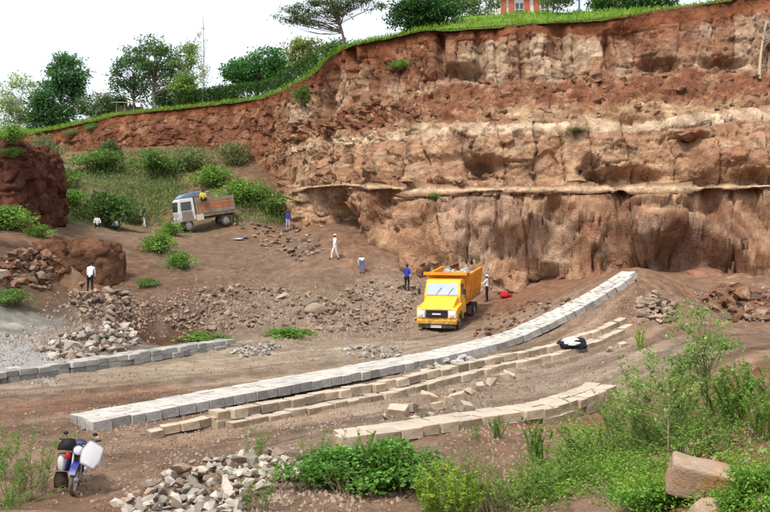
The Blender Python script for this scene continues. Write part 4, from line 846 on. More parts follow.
# low ground cover, as stuff
def cover(name, label, regs, leaf, col, seed, lift=.18):
    r = np.random.default_rng(seed); pts = []
    for (px, py, rx, ry, n) in regs: pts += [(px+rx*r.normal(), min(py+ry*r.normal(), 530)) for _ in range(n)]
    W_ = spots(pts, 7, 60); k = 14; pos = np.repeat(W_, k, 0)+np.c_[r.normal(0, .09, (len(W_)*k, 2)), np.abs(r.normal(0, lift, len(W_)*k))*.6]
    d = np.c_[r.normal(size=(len(pos), 2)), r.random(len(pos))*.9]; ln = leaf*(.6+.8*r.random(len(pos)))
    tag(link(name, leaf_mesh(name, pos, d, ln, ln*.5, leafcol(len(pos), col, r, .3, .35), r, .2)), label, 'plants', kind='stuff')
cover('ground_cover', 'low green creeping plants covering the right foreground bank', [(590,470,24,12,420),(545,490,18,10,220),(640,455,30,22,330),(700,425,35,18,260),(640,490,22,12,260),(580,440,20,9,120),(745,480,18,14,200),(480,500,25,8,120),(720,500,30,8,150)], .05, (.17, .31, .05), 95)
cover('slope_grass', 'thin green growth over the upper left slope', [(80,195,30,14,260),(180,185,45,16,420),(60,210,14,8,120),(230,200,25,10,160)], .30, (.085, .14, .04), 96, .3) if False else None
r_ = np.random.default_rng(99)
pts = [(x, y) for x, y in zip(r_.uniform(35, 285, 2600), r_.uniform(148, 224, 2600)) if y > 150 and not (165 < x < 240 and y > 208)]
W_ = spots(pts, 60, 112); W_ = W_[fbm(W_*np.array((.12, .12, 0)), 3, 88) > .06]; blades('slope_grass', 'thin grass and scrub over the upper left slope', W_, .55, 12, (.115, .20, .06), 97, .8, wd=.08)
# fine gravel over the floor, as stuff
def gravel(name, label, regs, size, m, seed):
    r = np.random.default_rng(seed); pts = []
    for (px, py, rx, ry, n) in regs: pts += [(px+rx*r.normal(), min(py+ry*r.normal(), 525)) for _ in range(n)]
    W_ = spots(pts, 8, 70); base = np.array([(1,0,-.4),(-.5,.86,-.4),(-.5,-.86,-.4),(.3,.2,.7),(-.4,-.3,.5)]); n = len(W_)
    th = r.uniform(0, 6.28, n); c, s = np.cos(th), np.sin(th); sc_ = r.uniform(*size, n)
    V = base[None]*(1+.4*r.normal(size=(n, 5, 3)))*sc_[:, None, None]; X = V[..., 0]*c[:, None]-V[..., 1]*s[:, None]; Y_ = V[..., 0]*s[:, None]+V[..., 1]*c[:, None]
    V = np.stack((X, Y_, V[..., 2]), -1)+W_[:, None]+np.array((0, 0, .02)); F = np.array([(0,1,3),(1,4,3),(1,2,4),(2,0,4),(0,3,4)])
    tag(link(name, mesh_np(name, V.reshape(-1, 3), (F[None]+np.arange(n)[:, None, None]*5).reshape(-1, 3), None, m)), label, 'gravel', kind='stuff')
gravel('gravel', 'grey crushed gravel beside the low wall', [(22,358,20,9,1700)], (.04, .09), M['gravel'], 60)
gravel('stone_chips', 'stone chips scattered over the quarry floor and slopes', [(380,310,40,16,1500),(260,300,55,18,1400),(330,345,60,8,600),(450,405,55,12,350),(560,375,50,12,250),(250,485,60,14,700),(200,440,120,22,400),(600,300,40,12,400),(120,320,40,14,500),(550,460,60,25,300),(380,500,60,8,120),(720,440,40,25,250)], (.02, .06), M['chips'], 61)
gravel('rubble_chips', 'small broken rubble filling the slopes behind the track', [(385,308,26,14,1500),(255,310,45,13,1300),(325,332,25,5,300),(110,315,28,12,500),(275,240,30,8,300),(60,345,30,8,300),(735,305,25,9,300),(655,310,12,8,150)], (.05, .14), M['rubble_chip'], 62)
gravel('dirt_clods', 'clods of brown earth strewn over the quarry floor', [(180,440,130,30,1300),(350,370,130,18,800),(500,385,80,22,800),(100,400,70,22,500),(600,300,45,18,900),(300,490,120,15,900),(560,450,70,30,700),(200,270,80,30,900)], (.015, .05), M['clod'], 63)
gravel('block_chips', 'pale chippings along the feet of the stone rows', [(160,428,45,5,260),(300,405,60,6,260),(450,372,45,5,200),(330,425,70,5,200),(470,385,50,5,180),(470,432,50,4,160),(590,335,30,6,120)], (.02, .05), M['chips'], 64)
#@@PART3
# ------------------------------------------------------------------ built things: helpers
def bx(bm, c, s, rot=None):
    g = bmesh.ops.create_cube(bm, size=1)['verts']; mt = Matrix.Translation(c)@((rot or Euler((0, 0, 0))).to_matrix().to_4x4())@Matrix.Diagonal((*s, 1))
    bmesh.ops.transform(bm, matrix=mt, verts=g); return g
def prism(bm, pts, axis, a0, a1, taper=None):
    """polygon pts in the plane across `axis`, extruded from a0 to a1"""
    def mk(p, a): return {'x': (a, p[0], p[1]), 'y': (p[0], a, p[1]), 'z': (p[0], p[1], a)}[axis]
    A = [bm.verts.new(mk(p, a0)) for p in pts]; B = [bm.verts.new(mk(p, a1)) for p in pts]; n = len(pts)
    fs = [bm.faces.new(A), bm.faces.new(B[::-1])]+[bm.faces.new((A[i], B[i], B[(i+1) % n], A[(i+1) % n])) for i in range(n)]
    bmesh.ops.recalc_face_normals(bm, faces=fs); return A+B
def cyl(bm, p0, p1, r0, n=16, r1=None):
    p0, p1 = Vector(p0), Vector(p1); d = p1-p0
    g = bmesh.ops.create_cone(bm, cap_ends=True, segments=n, radius1=r0, radius2=r0 if r1 is None else r1, depth=d.length)['verts']
    bmesh.ops.transform(bm, matrix=Matrix.Translation((p0+p1)/2)@d.to_track_quat('Z', 'Y').to_matrix().to_4x4(), verts=g); return g
def ell(bm, c, s, sub=2, rot=None):
    g = bmesh.ops.create_icosphere(bm, subdivisions=sub, radius=1)['verts']
    bmesh.ops.transform(bm, matrix=Matrix.Translation(c)@((rot or Euler((0, 0, 0))).to_matrix().to_4x4())@Matrix.Diagonal((*s, 1)), verts=g); return g
def torus(bm, c, axis, R_, r, n=28, k=10):
    a = Vector(axis).normalized(); u = a.orthogonal().normalized(); v = a.cross(u); rings = []
    for i in range(n):
        th = 2*math.pi*i/n; d = u*math.cos(th)+v*math.sin(th)
        rings.append([bm.verts.new(Vector(c)+d*(R_+r*math.cos(2*math.pi*j/k))+a*r*math.sin(2*math.pi*j/k)) for j in range(k)])
    for i in range(n):
        for j in range(k): bm.faces.new((rings[i][j], rings[(i+1) % n][j], rings[(i+1) % n][(j+1) % k], rings[i][(j+1) % k]))
def part(name, bm, m, parent, bevel=0., smooth=False, label=None):
    if bevel:
        bmesh.ops.bevel(bm, geom=bm.edges[:], offset=bevel, segments=2, affect='EDGES', profile=.6)
    o = link(name, bm_mesh(name, bm, M[m], smooth), parent)
    if label: o['label'] = label
    return o
def B(): return bmesh.new()
def pm(name, col, rough=.45, var=.12, spec=.5, metal=0, fine=12, scale=1.5, hue2=None, bump=.03): M[name] = mat(name, col, rough, var=var, spec=spec, metal=metal, scale=scale, fine=fine, hue2=hue2, bump=bump, bdist=.01)
pm('yellow_paint', (.82, .43, .012), .42, .2, hue2=(.66, .38, .06)); pm('orange_paint', (.78, .31, .012), .45, .22, hue2=(.56, .24, .05)); pm('black_metal', (.018, .018, .018), .6); pm('tyre', (.025, .023, .021), .9, .3)
pm('chrome_white', (.72, .73, .75), .25); pm('lamp_glass', (.75, .78, .82), .12); pm('glass', (.34, .42, .50), .06, .1, .9); pm('dark_glass', (.03, .035, .04), .08, .1, .8); pm('plate_white', (.75, .74, .70), .5)  # tipper windscreen glass: reflected sky is put into its pale blue base colour
pm('white_paint', (.68, .68, .66), .4, .15); pm('blue_tarp', (.16, .22, .36), .7, .25); pm('wood_grey', (.24, .20, .16), .85, .35, .2); pm('wood_rust', (.42, .15, .06), .8, .4, .2, hue2=(.22, .12, .08)); pm('cream_paint', (.55, .50, .34), .6, .2)
pm('blue_paint', (.015, .025, .20), .3, .1); pm('red_paint', (.55, .03, .03), .35, .1); pm('white_plastic', (.82, .82, .82), .35, .06); pm('rim_grey', (.35, .34, .33), .5, metal=.4); pm('seat_black', (.02, .02, .022), .7)
pm('skin', (.09, .045, .025), .6, .1); pm('hair', (.012, .01, .009), .9, .1); pm('roof_iron', (.42, .40, .37), .55, .25, hue2=(.33, .22, .15)); pm('red_brick_paint', (.42, .09, .045), .7, .2); pm('wall_white', (.66, .64, .60), .8, .12)
def cloth(name, c): pm(name, c, .9, .15, .1, bump=.1)
for nme, c in (('c_white', (.66, .66, .64)), ('c_dark', (.02, .02, .028)), ('c_blue', (.025, .05, .34)), ('c_jeans', (.10, .16, .27)), ('c_purple', (.06, .045, .26)), ('c_lightblue', (.36, .42, .55)), ('c_yellow', (.75, .55, .03)), ('c_red', (.42, .02, .025)), ('c_brown', (.15, .06, .045)), ('c_cap', (.62, .62, .6))): cloth(nme, c)

def muddy(name, lo, hi, col=(.20, .13, .085)):
    m = M[name]; t = m.node_tree; bs = t.nodes['Principled BSDF']; src = bs.inputs['Base Color'].links[0].from_socket; tc_ = t.nodes.new('ShaderNodeTexCoord'); sp = t.nodes.new('ShaderNodeSeparateXYZ'); t.links.new(tc_.outputs['Object'], sp.inputs[0])
    n = t.nodes.new('ShaderNodeTexNoise'); n.inputs['Scale'].default_value = 3.5; n.inputs['Detail'].default_value = 7; n.inputs['Roughness'].default_value = .7; t.links.new(tc_.outputs['Object'], n.inputs['Vector'])
    mr = t.nodes.new('ShaderNodeMapRange'); mr.inputs[1].default_value = lo; mr.inputs[2].default_value = hi; mr.inputs[3].default_value = .62; mr.inputs[4].default_value = .28; t.links.new(sp.outputs[2], mr.inputs[0])
    sb = t.nodes.new('ShaderNodeMath'); sb.operation = 'SUBTRACT'; t.links.new(mr.outputs[0], sb.inputs[0]); t.links.new(n.outputs[0], sb.inputs[1])
    m2 = t.nodes.new('ShaderNodeMapRange'); m2.inputs[1].default_value = -.06; m2.inputs[2].default_value = .14; m2.inputs[4].default_value = .8; t.links.new(sb.outputs[0], m2.inputs[0])
    mx = t.nodes.new('ShaderNodeMix'); mx.data_type = 'RGBA'; mx.inputs['B'].default_value = (*col, 1); t.links.new(m2.outputs[0], mx.inputs['Factor']); t.links.new(src, mx.inputs['A']); t.links.new(mx.outputs['Result'], bs.inputs['Base Color'])
muddy('yellow_paint', .4, 2.2); muddy('orange_paint', 1.0, 3.4, (.24, .15, .09)); muddy('tyre', .0, 1.2); muddy('black_metal', .2, 1.2); muddy('white_paint', .6, 2.4); muddy('seat_black', .0, .9); muddy('blue_paint', .1, 1.)
def wheel(parent, c, r, w_, axis=(1, 0, 0), out=1):
    a = Vector(axis); bm = B(); n = 28; prof = [(r*.60, -w_/2), (r*.93, -w_/2), (r, -w_*.36), (r, w_*.36), (r*.93, w_/2), (r*.60, w_/2)]; u = a.orthogonal().normalized(); v = a.cross(u); rings = []
    for i in range(n):
        th = 2*math.pi*i/n; d = u*math.cos(th)+v*math.sin(th); rings.append([bm.verts.new(Vector(c)+d*(q*(1-.02*(i % 2) if q == r else 1))+a*z) for q, z in prof])
    for i in range(n):
        for j in range(len(prof)): bm.faces.new((rings[i][j], rings[(i+1) % n][j], rings[(i+1) % n][(j+1) % len(prof)], rings[i][(j+1) % len(prof)]))
    t_ = part('wheel', bm, 'tyre', parent); bm = B(); cyl(bm, Vector(c)-a*w_*.3, Vector(c)+a*w_*.3, r*.61, 20); cyl(bm, Vector(c)-a*w_*.5*out, Vector(c)+a*w_*.5*out, r*.2, 12)
    for i in range(6):
        th = i*math.pi/3; d = u*math.cos(th)+v*math.sin(th); cyl(bm, Vector(c)+d*r*.4-a*w_*.34, Vector(c)+d*r*.4+a*w_*.34, r*.05, 6)
    o = link('rim', bm_mesh('rim', bm, M['rim_grey']), t_); return t_

# ------------------------------------------------------------------ yellow tipper truck, nose towards the camera
pf = spot(437, 333); pr_ = np.array((pf[0]+1.93, pf[1]+6.0)); ry_ = math.atan2(-(pr_[0]-pf[0]), pr_[1]-pf[1]); zr = gz(*pr_)
tk = thing('tipper_truck', 'yellow tipper truck with orange dump body facing the camera', 'truck', (pf[0], pf[1], min(pf[2], zr)+.02)); tk.scale = (1, 1, .96); tk.rotation_euler = (math.atan2(zr-pf[2], 6.2)*.6, 0, ry_)
bm = B(); bx(bm, (-.42, 3.3, .78), (.12, 6.2, .2)); bx(bm, (.42, 3.3, .78), (.12, 6.2, .2)); [bx(bm, (0, y, .78), (.9, .12, .14)) for y in (.5, 2.2, 4, 6.2)]; cyl(bm, (-1, 4.9, .5), (1, 4.9, .5), .1); cyl(bm, (-1, .98, .5), (1, .98, .5), .08); bx(bm, (0, 1.2, .85), (1.0, 1.2, .5)); part('chassis', bm, 'black_metal', tk)
bm = B(); bx(bm, (0, .02, .62), (2.30, .20, .26)); part('bumper', bm, 'yellow_paint', tk, .03)
bm = B(); bx(bm, (0, .10, .36), (2.16, .12, .26)); o = part('valance', bm, 'black_metal', tk, .02)
bm = B(); bx(bm, (-.05, .02, .34), (.62, .02, .17)); part('number_plate', bm, 'plate_white', tk)
bm = B()  # bonnet, narrower at the top
prism(bm, [(.06, .74), (.06, 1.36), (.2, 1.47), (.7, 1.70), (1.32, 1.93), (1.45, .74)], 'x', -1.0, 1.0)
for v in bm.verts:
    if v.co.z > 1.2: v.co.x *= .93
part('bonnet', bm, 'yellow_paint', tk, .04)
for s in (-1, 1):
    bm = B(); arch = [(.98+.60*math.cos(a), .55+.60*math.sin(a)) for a in np.linspace(math.pi, 0, 12)]
    prism(bm, [(.02, .70), (.02, 1.30), (.14, 1.40), (1.45, 1.52), (1.72, 1.30), (1.72, .55)]+arch[::-1]+[(.2, .7)], 'x', s*.86, s*1.17); part('fender', bm, 'yellow_paint', tk)
bm = B(); bx(bm, (0, .03, 1.07), (1.24, .06, .46)); gr = part('grille', bm, 'black_metal', tk, .012)
for z in (.90, .97, 1.17, 1.24): bm = B(); bx(bm, (0, -.012, z), (1.16, .03, .022)); part('slat', bm, 'black_metal', gr)
bm = B(); bx(bm, (0, -.02, 1.07), (.50, .02, .085)); part('badge', bm, 'chrome_white', gr, .006)
for s in (-1, 1):
    bm = B(); bx(bm, (s*.90, -.005, 1.07), (.44, .07, .40)); h = part('headlight', bm, 'chrome_white', tk, .02)
    bm = B(); ell(bm, (s*.90, -.045, 1.07), (.15, .05, .15), 3); part('lens', bm, 'lamp_glass', h, smooth=True)
    bm = B(); bx(bm, (s*1.02, -.085, .62), (.16, .02, .09)); part('indicator', bm, 'orange_paint', tk)
bm = B(); prism(bm, [(1.34, .74), (1.34, 1.95), (1.66, 2.70), (1.82, 2.84), (2.70, 2.84), (2.78, 2.70), (2.78, .74)], 'x', -1.08, 1.08)
for v in bm.verts:
    if v.co.z > 2.2: v.co.x *= .93
cab = part('cab', bm, 'yellow_paint', tk, .05)
def slab(name, pts, m, parent, th, ax=(0, -1, 0), bevel=0):
    bm = B(); n = Vector(ax)*th; A = [bm.verts.new(Vector(p)) for p in pts]; Bv = [bm.verts.new(Vector(p)+n) for p in pts]; k = len(pts); fs = [bm.faces.new(A), bm.faces.new(Bv[::-1])]+[bm.faces.new((A[i], Bv[i], Bv[(i+1) % k], A[(i+1) % k])) for i in range(k)]; bmesh.ops.recalc_face_normals(bm, faces=fs); return part(name, bm, m, parent, bevel)
slab('windscreen', [(-.93, 1.36, 2.0), (.93, 1.36, 2.0), (.88, 1.625, 2.62), (-.88, 1.625, 2.62)], 'glass', cab, .03)
for s in (-1, 1):
    slab('side_window', [(s*1.045, 1.66, 2.02), (s*1.045, 2.35, 2.02), (s*1.012, 2.35, 2.58), (s*1.012, 1.80, 2.58)], 'dark_glass', cab, .03, (s, 0, 0))
    dr = slab('door', [(s*1.08, 1.52, .82), (s*1.08, 2.45, .82), (s*1.07, 2.45, 1.96), (s*1.07, 1.52, 1.96)], 'yellow_paint', cab, .018, (s, 0, 0)); bm = B(); bx(bm, (s*1.11, 2.3, 1.75), (.03, .16, .035)); part('handle', bm, 'black_metal', dr)
    bm = B(); cyl(bm, (s*1.02, 1.45, 2.0), (s*1.34, 1.3, 2.1), .015, 6); cyl(bm, (s*1.34, 1.3, 1.95), (s*1.34, 1.3, 2.45), .015, 6); bx(bm, (s*1.34, 1.28, 2.2), (.16, .05, .34)); part('mirror', bm, 'black_metal', tk)
for s in (-.35, .35): bm = B(); cyl(bm, (s, 1.33, 2.0), (s+.3, 1.47, 2.42), .012, 5); part('wiper', bm, 'black_metal', cab)
# dump body
bw0, bw1, z0, z1, y0, y1 = 1.02, 1.20, 1.22, 2.98, 2.95, 6.5
bm = B(); bx(bm, (0, (y0+y1)/2, z0), (bw0*2, y1-y0, .1)); bed = part('bed_floor', bm, 'orange_paint', tk)
for s in (-1, 1):
    slab('side_board', [(s*bw0, y0, z0), (s*bw0, y1, z0), (s*bw1, y1, z1), (s*bw1, y0, z1)], 'orange_paint', tk, .05, (s, 0, 0)); 
    for y in np.linspace(y0+.1, y1-.1, 6):
        slab('rib', [(s*(bw0+.05), y-.05, z0), (s*(bw0+.05), y+.05, z0), (s*(bw1+.05), y+.05, z1), (s*(bw1+.05), y-.05, z1)], 'orange_paint', tk, .07, (s, 0, 0))
    bm = B(); bx(bm, (s*(bw1+.03), (y0+y1)/2, z1+.03), (.14, y1-y0+.1, .10)); part('top_rail', bm, 'orange_paint', tk, .01)
slab('front_board', [(-bw0, y0, z0), (bw0, y0, z0), (bw1, y0, z1+.1), (-bw1, y0, z1+.1)], 'orange_paint', tk, .06)
slab('tailgate', [(-bw0, y1, z0), (bw0, y1, z0), (bw1, y1, z1-.2), (-bw1, y1, z1-.2)], 'orange_paint', tk, .06, (0, 1, 0))
bm = B(); prism(bm, [(y0-.78, z1+.20), (y0+.05, z1+.08), (y0+.05, z1+.15), (y0-.78, z1+.27)], 'x', -1.30, 1.30); bx(bm, (0, y0-.77, z1+.18), (2.60, .05, .18)); part('cab_guard', bm, 'orange_paint', tk)
bm = B(); bx(bm, (.98, 3.35, .75), (.42, .9, .46)); part('fuel_tank', bm, 'black_metal', tk, .06)
bm = B(); bx(bm, (-.98, 3.3, .8), (.35, .6, .4)); part('battery_box', bm, 'black_metal', tk, .03)
for s in (-1, 1):
    wheel(tk, (s*.98, .98, .5), .5, .28)
    wheel(tk, (s*.98, 4.95, .5), .5, .30); wheel(tk, (s*.64, 4.95, .5), .5, .26)
    bm = B(); bx(bm, (s*.82, 5.62, .62), (.6, .03, .55)); part('mud_flap', bm, 'black_metal', tk)
rr = random.Random(3); mw = tk.matrix_basis.copy(); mw = Matrix.Translation(tk.location)@tk.rotation_euler.to_matrix().to_4x4()
for i in range(16):
    p = mw@Vector((rr.uniform(-.8, .95), rr.uniform(3.3, 6.1), 2.5+rr.uniform(0, .40))); s = rr.uniform(.4, .7)
    tag(link('stone', rr.choice(RK['grey_stone']), None, p, (rr.random(), rr.random(), rr.random()*6), (s*1.2, s, s*.8)), 'grey quarry stone loaded in the orange dump body of the truck', 'stone', 'stones loaded in the tipper')

# ------------------------------------------------------------------ old lorry on the terrace, seen from its side, cab to the left
pl_ = spot(206, 233); lt = thing('flatbed_lorry', 'old white cab lorry with rusty orange plank sides on the upper terrace', 'truck', (pl_[0]-.1, pl_[1]+1., pl_[2]+.02), R(27)); lt.scale = (1.0, 1.0, 1.08)
# local: nose to -X, near side -Y
cx_, sx_ = math.cos(R(27)), math.sin(R(27)); lx, ly = lt.location[0], lt.location[1]
zf_, zb_ = [np.mean([gz(lx+x*cx_-y*sx_, ly+x*sx_+y*cx_) for y in (-.85, .85)]) for x in (-1.85, 1.55)]
lt.rotation_euler = (0, -.8*math.atan2(zb_-zf_, 3.4), R(27)); lt.location[2] = (zf_*1.55+zb_*1.85)/3.4+.02
bm = B(); [bx(bm, (0, y, .85), (5.0, .12, .18)) for y in (-.45, .45)]; part('chassis', bm, 'black_metal', lt)
bm = B(); prism(bm, [(-2.55, .75), (-2.62, 1.5), (-2.5, 2.5), (-2.3, 2.62), (-1.15, 2.62), (-1.1, .75)], 'y', -1.0, 1.0); cb_ = part('cab', bm, 'white_paint', lt, .05)
slab('windscreen', [(-2.6, -.85, 1.65), (-2.6, .85, 1.65), (-2.51, .82, 2.4), (-2.51, -.82, 2.4)], 'dark_glass', cb_, .04, (-1, 0, 0))
slab('side_window', [(-2.35, -1.0, 1.65), (-1.4, -1.0, 1.65), (-1.4, -1.0, 2.35), (-2.3, -1.0, 2.35)], 'dark_glass', cb_, .03, (0, -1, 0))
bm = B(); bx(bm, (-1.85, -1.02, 1.15), (.95, .03, .8)); part('door', bm, 'wood_grey', cb_, label='weathered grey cab door')
for y in (-.7, .7): bm = B(); bx(bm, (-2.63, y, 1.05), (.06, .3, .24)); part('headlight', bm, 'lamp_glass', cb_)
bm = B(); bx(bm, (-2.66, 0, .7), (.14, 2.0, .22)); part('bumper', bm, 'white_paint', lt, .02)
bm = B(); bx(bm, (.75, 0, 1.15), (3.5, 2.1, .12)); part('bed_floor', bm, 'wood_grey', lt)
for y in (-1.08, 1.08):
    for k, z in enumerate((1.36, 1.66, 1.96, 2.26)):
        bm = B(); bx(bm, (.75, y, z), (3.5, .05, .26), Euler((0, 0, 0))); part('side_plank', bm, 'wood_rust' if k in (1, 2) else 'wood_grey', lt, .008)
    for x in (-.95, .1, 1.3, 2.45): bm = B(); bx(bm, (x, y+(.05 if y > 0 else -.05), 1.82), (.1, .06, 1.25)); part('stake', bm, 'wood_grey', lt)
for z in (1.36, 1.66, 1.96, 2.26): bm = B(); bx(bm, (2.5, 0, z), (.05, 2.1, .26)); part('tail_plank', bm, 'wood_rust', lt)
bm = B(); bx(bm, (-1.0, 0, 2.15), (.06, 2.1, 1.9)); part('head_board', bm, 'wood_grey', lt)
bm = B(); prism(bm, [(-2.35, 2.66), (-1.9, 2.95), (-.2, 3.1), (.25, 2.75), (.3, 2.62), (-.9, 2.66)], 'y', -.95, .98); tp = part('tarpaulin', bm, 'blue_tarp', lt, .04, label='faded blue tarpaulin over cab and head board')
bm = B(); bx(bm, (-.75, -.95, .95), (.62, .4, .5)); part('tool_box', bm, 'cream_paint', lt, .03)
for y in (-.85, .85):
    for x in (-1.85, 1.55): wheel(lt, (x, y, .46), .46, .26, (0, 1, 0))

# ------------------------------------------------------------------ people
def person(label, pos, yaw, top, legs, pose='stand', cap=None, h=1.0, arms=None, shoes='c_dark', sleeve=None):
    """local: facing -Y. One continuous skinned body; hair or cap is a child."""
    J = {'pel': (0, 0, .95, .125), 'spi': (0, .0, 1.14, .118), 'che': (0, .0, 1.34, .14), 'nek': (0, 0, 1.49, .055), 'chin': (0, -.02, 1.56, .066), 'hd': (0, -.015, 1.635, .085), 'top': (0, -.005, 1.70, .062), 'nose': (0, -.115, 1.615, .012)}
    A = arms or {}
    for s, n in ((-1, 'l'), (1, 'r')):
        J.update({'sh'+n: (s*.175, 0, 1.41, .062), 'el'+n: (s*.235, .03, 1.14, .045), 'wr'+n: (s*.25, -.06, .92, .030), 'pa'+n: (s*.25, -.085, .84, .034),
                  'hp'+n: (s*.095, 0, .88, .095), 'kn'+n: (s*.115, -.025, .50, .066), 'an'+n: (s*.12, .02, .09, .043), 'to'+n: (s*.14, -.15, .035, .038)})
        for k, (dx, L_) in enumerate(((-.022, .075), (-.008, .085), (.008, .08), (.022, .062))): J['f%d%s' % (k, n)] = (s*.25+dx*.6, -.085+dx-.02, .84-L_, .009)
        J['th'+n] = (s*.225, -.13, .82, .010)
    J = {k: list(v) for k, v in J.items()}
    upper = [k for k in J if (k == 'top' or k[:2] not in ('hp', 'kn', 'an', 'to')) and k != 'pel']
    if pose in ('bend', 'lean'):
        a = R(82 if pose == 'bend' else 25); c, s = math.cos(a), math.sin(a)
        for k in upper:
            y, z = J[k][1], J[k][2]-.95; J[k][1] = y*c-z*s; J[k][2] = .95+y*s+z*c
        for n, s in (('l', -1), ('r', 1)):           # arms hang down
            b = J['sh'+n]
            for k, o in (('el', (.04, -.03, -.28)), ('wr', (.02, -.08, -.50)), ('pa', (.02, -.10, -.58)), ('th', (-.02, -.13, -.60)), ('f0', (0, -.10, -.66)), ('f1', (.01, -.10, -.67)), ('f2', (.02, -.10, -.66)), ('f3', (.03, -.10, -.65))):
                J[k+n][:3] = [b[0]+s*o[0], b[1]+o[1], b[2]+o[2]]
    if pose == 'sit':
        for k in J: J[k][2] -= .62
        for n, s in (('l', -1), ('r', 1)): J['hp'+n][2] = .26; J['kn'+n][:3] = [s*.15, -.40, .42]; J['an'+n][:3] = [s*.15, -.48, .08]; J['to'+n][:3] = [s*.16, -.62, .035]; J['wr'+n][:3] = [s*.18, -.30, .44]; J['el'+n][:3] = [s*.25, -.08, .50]; J['pa'+n][:3] = [s*.15, -.37, .46]; J['th'+n][:3] = [s*.12, -.40, .49]; [J['f%d%s' % (k, n)].__setitem__(slice(0, 3), [s*.15+.012*k-.02, -.44, .47]) for k in range(4)]
    if pose == 'stride':
        J['knl'][1] = -.16; J['anl'][1] = -.22; J['tol'][1] = -.39; J['knr'][1] = .04; J['anr'][1] = .22; J['tor'][1] = .06; J['anr'][2] = .13; J['elr'][1] = -.1; J['wrr'][:3] = [.24, -.26, 1.0]; J['par'][:3] = [.24, -.33, .99]; J['thr'][:3] = [.21, -.36, 1.03]
        for k in range(4): J['f%dr' % k][:3] = [.25+.012*k-.02, -.41, .98]
    if pose == 'reach':
        for n, s in (('l', -1), ('r', 1)): J['el'+n][:3] = [s*.22, -.2, 1.2]; J['wr'+n][:3] = [s*.16, -.42, 1.16]; J['pa'+n][:3] = [s*.15, -.5, 1.16]; J['th'+n][:3] = [s*.11, -.54, 1.19]; [J['f%d%s' % (k, n)].__setitem__(slice(0, 3), [s*.15+.012*k-.02, -.58, 1.14]) for k in range(4)]
    E = [('pel', 'spi', top), ('spi', 'che', top), ('che', 'nek', top), ('nek', 'chin', 'skin'), ('chin', 'hd', 'skin'), ('hd', 'top', 'hair'), ('hd', 'nose', 'skin')]
    for n in 'lr':
        E += [('che', 'sh'+n, top), ('sh'+n, 'el'+n, top), ('el'+n, 'wr'+n, sleeve or top), ('wr'+n, 'pa'+n, 'skin'), ('pa'+n, 'th'+n, 'skin'), ('pel', 'hp'+n, legs), ('hp'+n, 'kn'+n, legs), ('kn'+n, 'an'+n, legs), ('an'+n, 'to'+n, shoes)]+[('pa'+n, 'f%d%s' % (k, n), 'skin') for k in range(4)]
    names = list(J); me = bpy.data.meshes.new('tmp'); me.from_pydata([J[k][:3] for k in names], [(names.index(a), names.index(b)) for a, b, _ in E], [])
    tmp = bpy.data.objects.new('tmp', me); C.objects.link(tmp); sk_ = tmp.modifiers.new('s', 'SKIN'); sk_.use_smooth_shade = True
    for k, v in zip(names, me.skin_vertices[0].data): rad = J[k][3]; v.radius = (rad*(1.25 if k in ('che', 'spi', 'pel') else 1), rad*(.85 if k in ('che', 'spi', 'pel') else 1)); v.use_root = (k == 'pel')
    sb = tmp.modifiers.new('u', 'SUBSURF'); sb.levels = 2; sb.render_levels = 2
    dg = bpy.context.evaluated_depsgraph_get(); body = bpy.data.meshes.new_from_object(tmp.evaluated_get(dg)); body.name = 'body'
    bpy.data.objects.remove(tmp)
    mats = sorted(set(e[2] for e in E)); body.materials.clear(); [body.materials.append(M[m]) for m in mats]
    fc = np.zeros(len(body.polygons)*3); body.polygons.foreach_get('center', fc); fc = fc.reshape(-1, 3); best = np.full(len(fc), 9.); mi = np.zeros(len(fc), np.int32)
    for a, b, m in E:
        p, q = np.array(J[a][:3]), np.array(J[b][:3]); d = q-p; t_ = np.clip(((fc-p)@d)/(d@d), 0, 1); dist = np.linalg.norm(fc-p-t_[:, None]*d, axis=1)-min(J[a][3], J[b][3])*.6
        u = dist < best; best = np.where(u, dist, best); mi = np.where(u, mats.index(m), mi)
    body.polygons.foreach_set('material_index', mi); body.polygons.foreach_set('use_smooth', np.ones(len(fc), bool))
    root = link('person', body, None, pos, (0, 0, yaw), (h, h, h)); tag(root, label, 'person', 'quarry workers')
    hd = Vector(J['hd'][:3]); tp_ = Vector(J['top'][:3]); upv = (tp_-hd).normalized(); bm = B(); g = ell(bm, (0, 0, 0), (.098, .105, .085), 3)
    for v in bm.verts[:]:
        if v.co.z < -.02: v.co.z = -.02
    if cap: bx(bm, (0, -.11, -.005), (.13, .11, .015))
    bmesh.ops.transform(bm, matrix=Matrix.Translation(hd+upv*.035)@upv.to_track_quat('Z', 'Y').to_matrix().to_4x4()@Matrix.Rotation(0 if pose != 'bend' else 0, 4, 'Z'), verts=bm.verts[:])
    o = link('cap' if cap else 'hair', bm_mesh('cap', bm, M[cap or 'hair'], True), root)
    bm = B()
    for s in (-1, 1):
        e = ell(bm, (s*.035, -.079, 0), (.014, .010, .010), 1); ell(bm, (s*.088, 0, -.01), (.012, .02, .03), 1)
    bmesh.ops.transform(bm, matrix=Matrix.Translation(hd)@Matrix.Rotation(R(82) if pose == 'bend' else 0, 4, 'X'), verts=bm.verts[:]); link('face_features', bm_mesh('face_features', bm, M['skin'], True), root)
    return root
person('man in blue jacket standing on rubble left of the yellow truck', spot(407, 291), R(150), 'c_blue', 'c_dark', h=.98, sleeve='c_white')
bend_man = person('man in white shirt and pale jeans bending over at the cliff foot', spot(362, 274), R(185), 'c_white', 'c_jeans', 'bend')
person('man in white clothes and white cap striding under the cliff recess', spot(335, 260), R(-60), 'c_white', 'c_white', 'stride', cap='c_cap', h=1.02, shoes='c_dark')
person('person in purple top and light blue trousers on the upper ledge', spot(288, 230), R(10), 'c_purple', 'c_lightblue', h=1.02, cap='c_brown')
